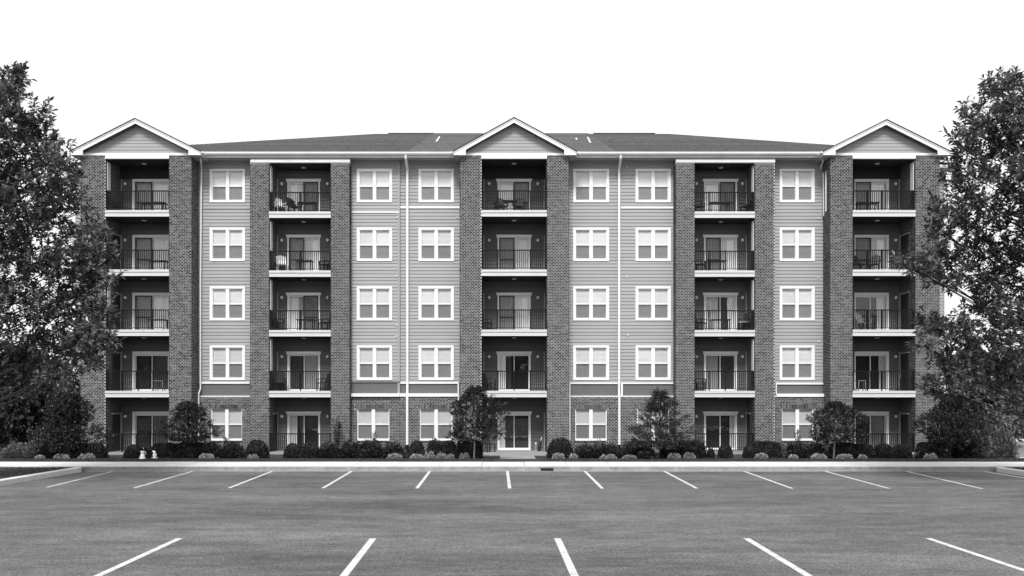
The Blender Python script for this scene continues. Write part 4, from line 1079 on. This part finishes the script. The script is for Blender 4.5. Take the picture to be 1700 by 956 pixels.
dark("dark chair at the right side of the second-floor balcony of the second bay", 536, 41.8, 1, R(-55))
dark("dark armchair left of the table on the top balcony of the center bay", 832, 41.8, 4, R(20))
dark("dark chair right of its neighbour on the top balcony of the center bay", 861, 41.8, 4, R(-8))
dark("dark chair at the left side of the middle balcony of the center bay", 806, 41.8, 2, R(70))
dark("dark chair at the left side of the second-floor balcony of the center bay", 812, 41.8, 1, R(60))
dark("dark chair at the left side of the top balcony of the fourth bay", 1160, 41.8, 4, R(60))
dark("dark chair at the right side of the top balcony of the fourth bay", 1240, 41.8, 4, R(-55))
dark("dark chair at the left side of the second-highest balcony of the fourth bay", 1161, 41.8, 3, R(60))
dark("dark chair at the left side of the middle balcony of the fourth bay", 1162, 41.8, 2, R(50))
dark("dark chair at the left side of the second-floor balcony of the fourth bay", 1162, 41.8, 1, R(65))
dark("dark chair at the left of the second-highest balcony under the right gable", 1428, 41.8, 3, R(30))
dark("dark chair at the centre of the second-highest balcony under the right gable", 1451, 41.8, 3, R(-30))
dark("dark chair at the right side of the second-floor balcony under the right gable", 1507, 41.8, 1, R(-60))
dark("dark chair at the left side of the top balcony under the left gable", 190, 41.75, 4, R(75))
wk = chair("wicker_armchair", "wide dark wicker armchair on the second-floor balcony of the second bay", slats=False, back=.55); put(wk, 464, 41.8, FL[1], R(25))
cw = chair("cushioned_chair", "dark chair with a pale cushion on the middle balcony of the fourth bay", slats=False, cush='cushion'); put(cw, 1237, 41.8, FL[2], R(-45))
mc = chair("metal_chair", "slim dark metal chair on the left of the center patio", slats=False, arms=False, back=.42); put(mc, 811, 41.0, FL[0], R(35))
pc = chair("pale_chair", "pale chair on the middle balcony under the right gable", 'metal'); put(pc, 1434, 41.75, FL[2], R(30))
t0 = table("patio_table", "dark table on the top balcony of the second bay", .85, .5, .55); put(t0, 510, 41.75, FL[4], 0)
def tab(label, px, k, sx=1.0, Y=41.75):
    o = copy_tree(t0); o["label"] = label; put(o, px, Y, FL[k], 0); o.scale.x = sx; return o
tab("dark table on the second-highest balcony of the second bay", 506, 3, .9)
tab("dark table on the middle balcony of the second bay", 508, 2, 1.0)
tab("dark table between the chairs on the top balcony of the center bay", 846, 4, .8, 41.35)
tab("dark table on the top balcony of the fourth bay", 1194, 4, 1.2)
tab("dark table on the second-highest balcony of the fourth bay", 1190, 3, 1.0)
tab("dark table on the middle balcony of the fourth bay", 1196, 2, 1.1)
tab("dark table on the top balcony under the right gable", 1440, 4, 1.2)
tab("dark table on the top balcony under the left gable", 255, 4, 1.4)
tab("dark table on the second-highest balcony under the left gable", 263, 3, 1.0)
tab("dark table on the middle balcony under the left gable", 262, 2, 1.0)
lt = table("side_table", "small pale table on the second-floor balcony under the left gable", .45, .4, .5, 'metal'); put(lt, 266, 41.7, FL[1], 0)
l2 = copy_tree(lt); l2["label"] = "small pale table on the second-floor balcony under the right gable"; put(l2, 1429, 41.7, FL[1], 0)
# white ornaments by the round shrubs
def orn(px, label, prof, handle):
    Y = 34.6; x = wx(px, Y); z = gz(Y); r = empty("garden_ornament", (x, Y, z)); tag(r, label, "garden ornament", "white garden ornaments")
    b = MB(); b.lathe(0, 0, prof, 14); o = b.build("body", M['chair_w'], smooth=True); o.parent = r
    if handle:
        b = MB(); b.tube([(.06, 0, .30), (.13, 0, .28), (.12, 0, .2), (.05, 0, .17)], .015, 6); o = b.build("handle", M['off']); o.parent = r
    else:
        b = MB(); b.tube([(0, 0, .22), (-.03, 0, .30), (-.09, 0, .33)], [.06, .055, .02], 8); o = b.build("head", M['chair_w'], smooth=True); o.parent = r
orn(236.5, "white jug-shaped ornament with a flared rim, left one of the pair in the bed", [(.12, -.02), (.13, .03), (.10, .07), (.105, .10), (.07, .19), (.05, .24), (.085, .31), (.08, .33), (.03, .32)], True)
orn(257, "white bird-shaped ornament on a dish, right one of the pair in the bed", [(.08, -.02), (.06, .02), (.12, .06), (.125, .08), (.04, .085), (.07, .13), (.085, .18), (.05, .24), (.02, .26)], False)
# center patio right side: small lantern and leaning folded parasol
x, Y = wx(889.5, 41.6), 41.6; r = empty("garden_lantern", (x, Y, FZ[0])); tag(r, "small pale lantern on the right of the center patio", "lantern")
b = MB(); b.lathe(0, 0, [(.06, 0), (.065, .02), (.045, .05), (.05, .26), (.06, .28), (.02, .33)], 10); o = b.build("body", M['metal']); o.parent = r
b = MB(); b.lathe(0, 0, [(.02, .33), (.04, .36), (.04, .39), (.01, .42)], 10); o = b.build("cap", M['lamp']); o.parent = r
x, Y = wx(895, 41.7), 41.7; r = empty("folded_parasol", (x, Y, FZ[0])); tag(r, "dark folded parasol with pale handle leaning on the right of the center patio", "parasol")
b = MB(); b.tube([(0, 0, .0), (.02, 0, .2), (.05, .02, .45), (.07, .03, .5)], [.06, .085, .06, .03], 9); o = b.build("canopy", M['chair_d']); o.parent = r
b = MB(); b.tube([(.07, .03, .48), (.14, .06, .68)], .02, 7); o = b.build("handle", M['off']); o.parent = r
# small wheeled cart at the right end of the bed
x, Y = wx(1679, 36.2), 36.2; r = empty("garden_cart", (x, Y, .06)); tag(r, "small pale wheeled cart half hidden behind the shrubs by the street", "garden cart")
b = MB(); b.prism([(-.3, .08), (.08, .08), (.12, .28), (-.02, .30), (-.22, .14)], -.16, .16); o = b.build("body", M['metal']); o.parent = r
for sy in (-.2, .2):
    b = MB(); b.tube([(.1, sy-.02, .1), (.1, sy+.02, .1)], .1, 14); o = b.build("wheel", M['rubber']); o.parent = r
    b2 = MB(); b2.tube([(.1, sy-.024, .1), (.1, sy+.024, .1)], .06, 12); o2 = b2.build("hub", M['chair_w']); o2.parent = o
b = MB(); b.tube([(.08, 0, .28), (.12, 0, .42), (0, 0, .43)], .015, 6); o = b.build("handle", M['iron']); o.parent = r
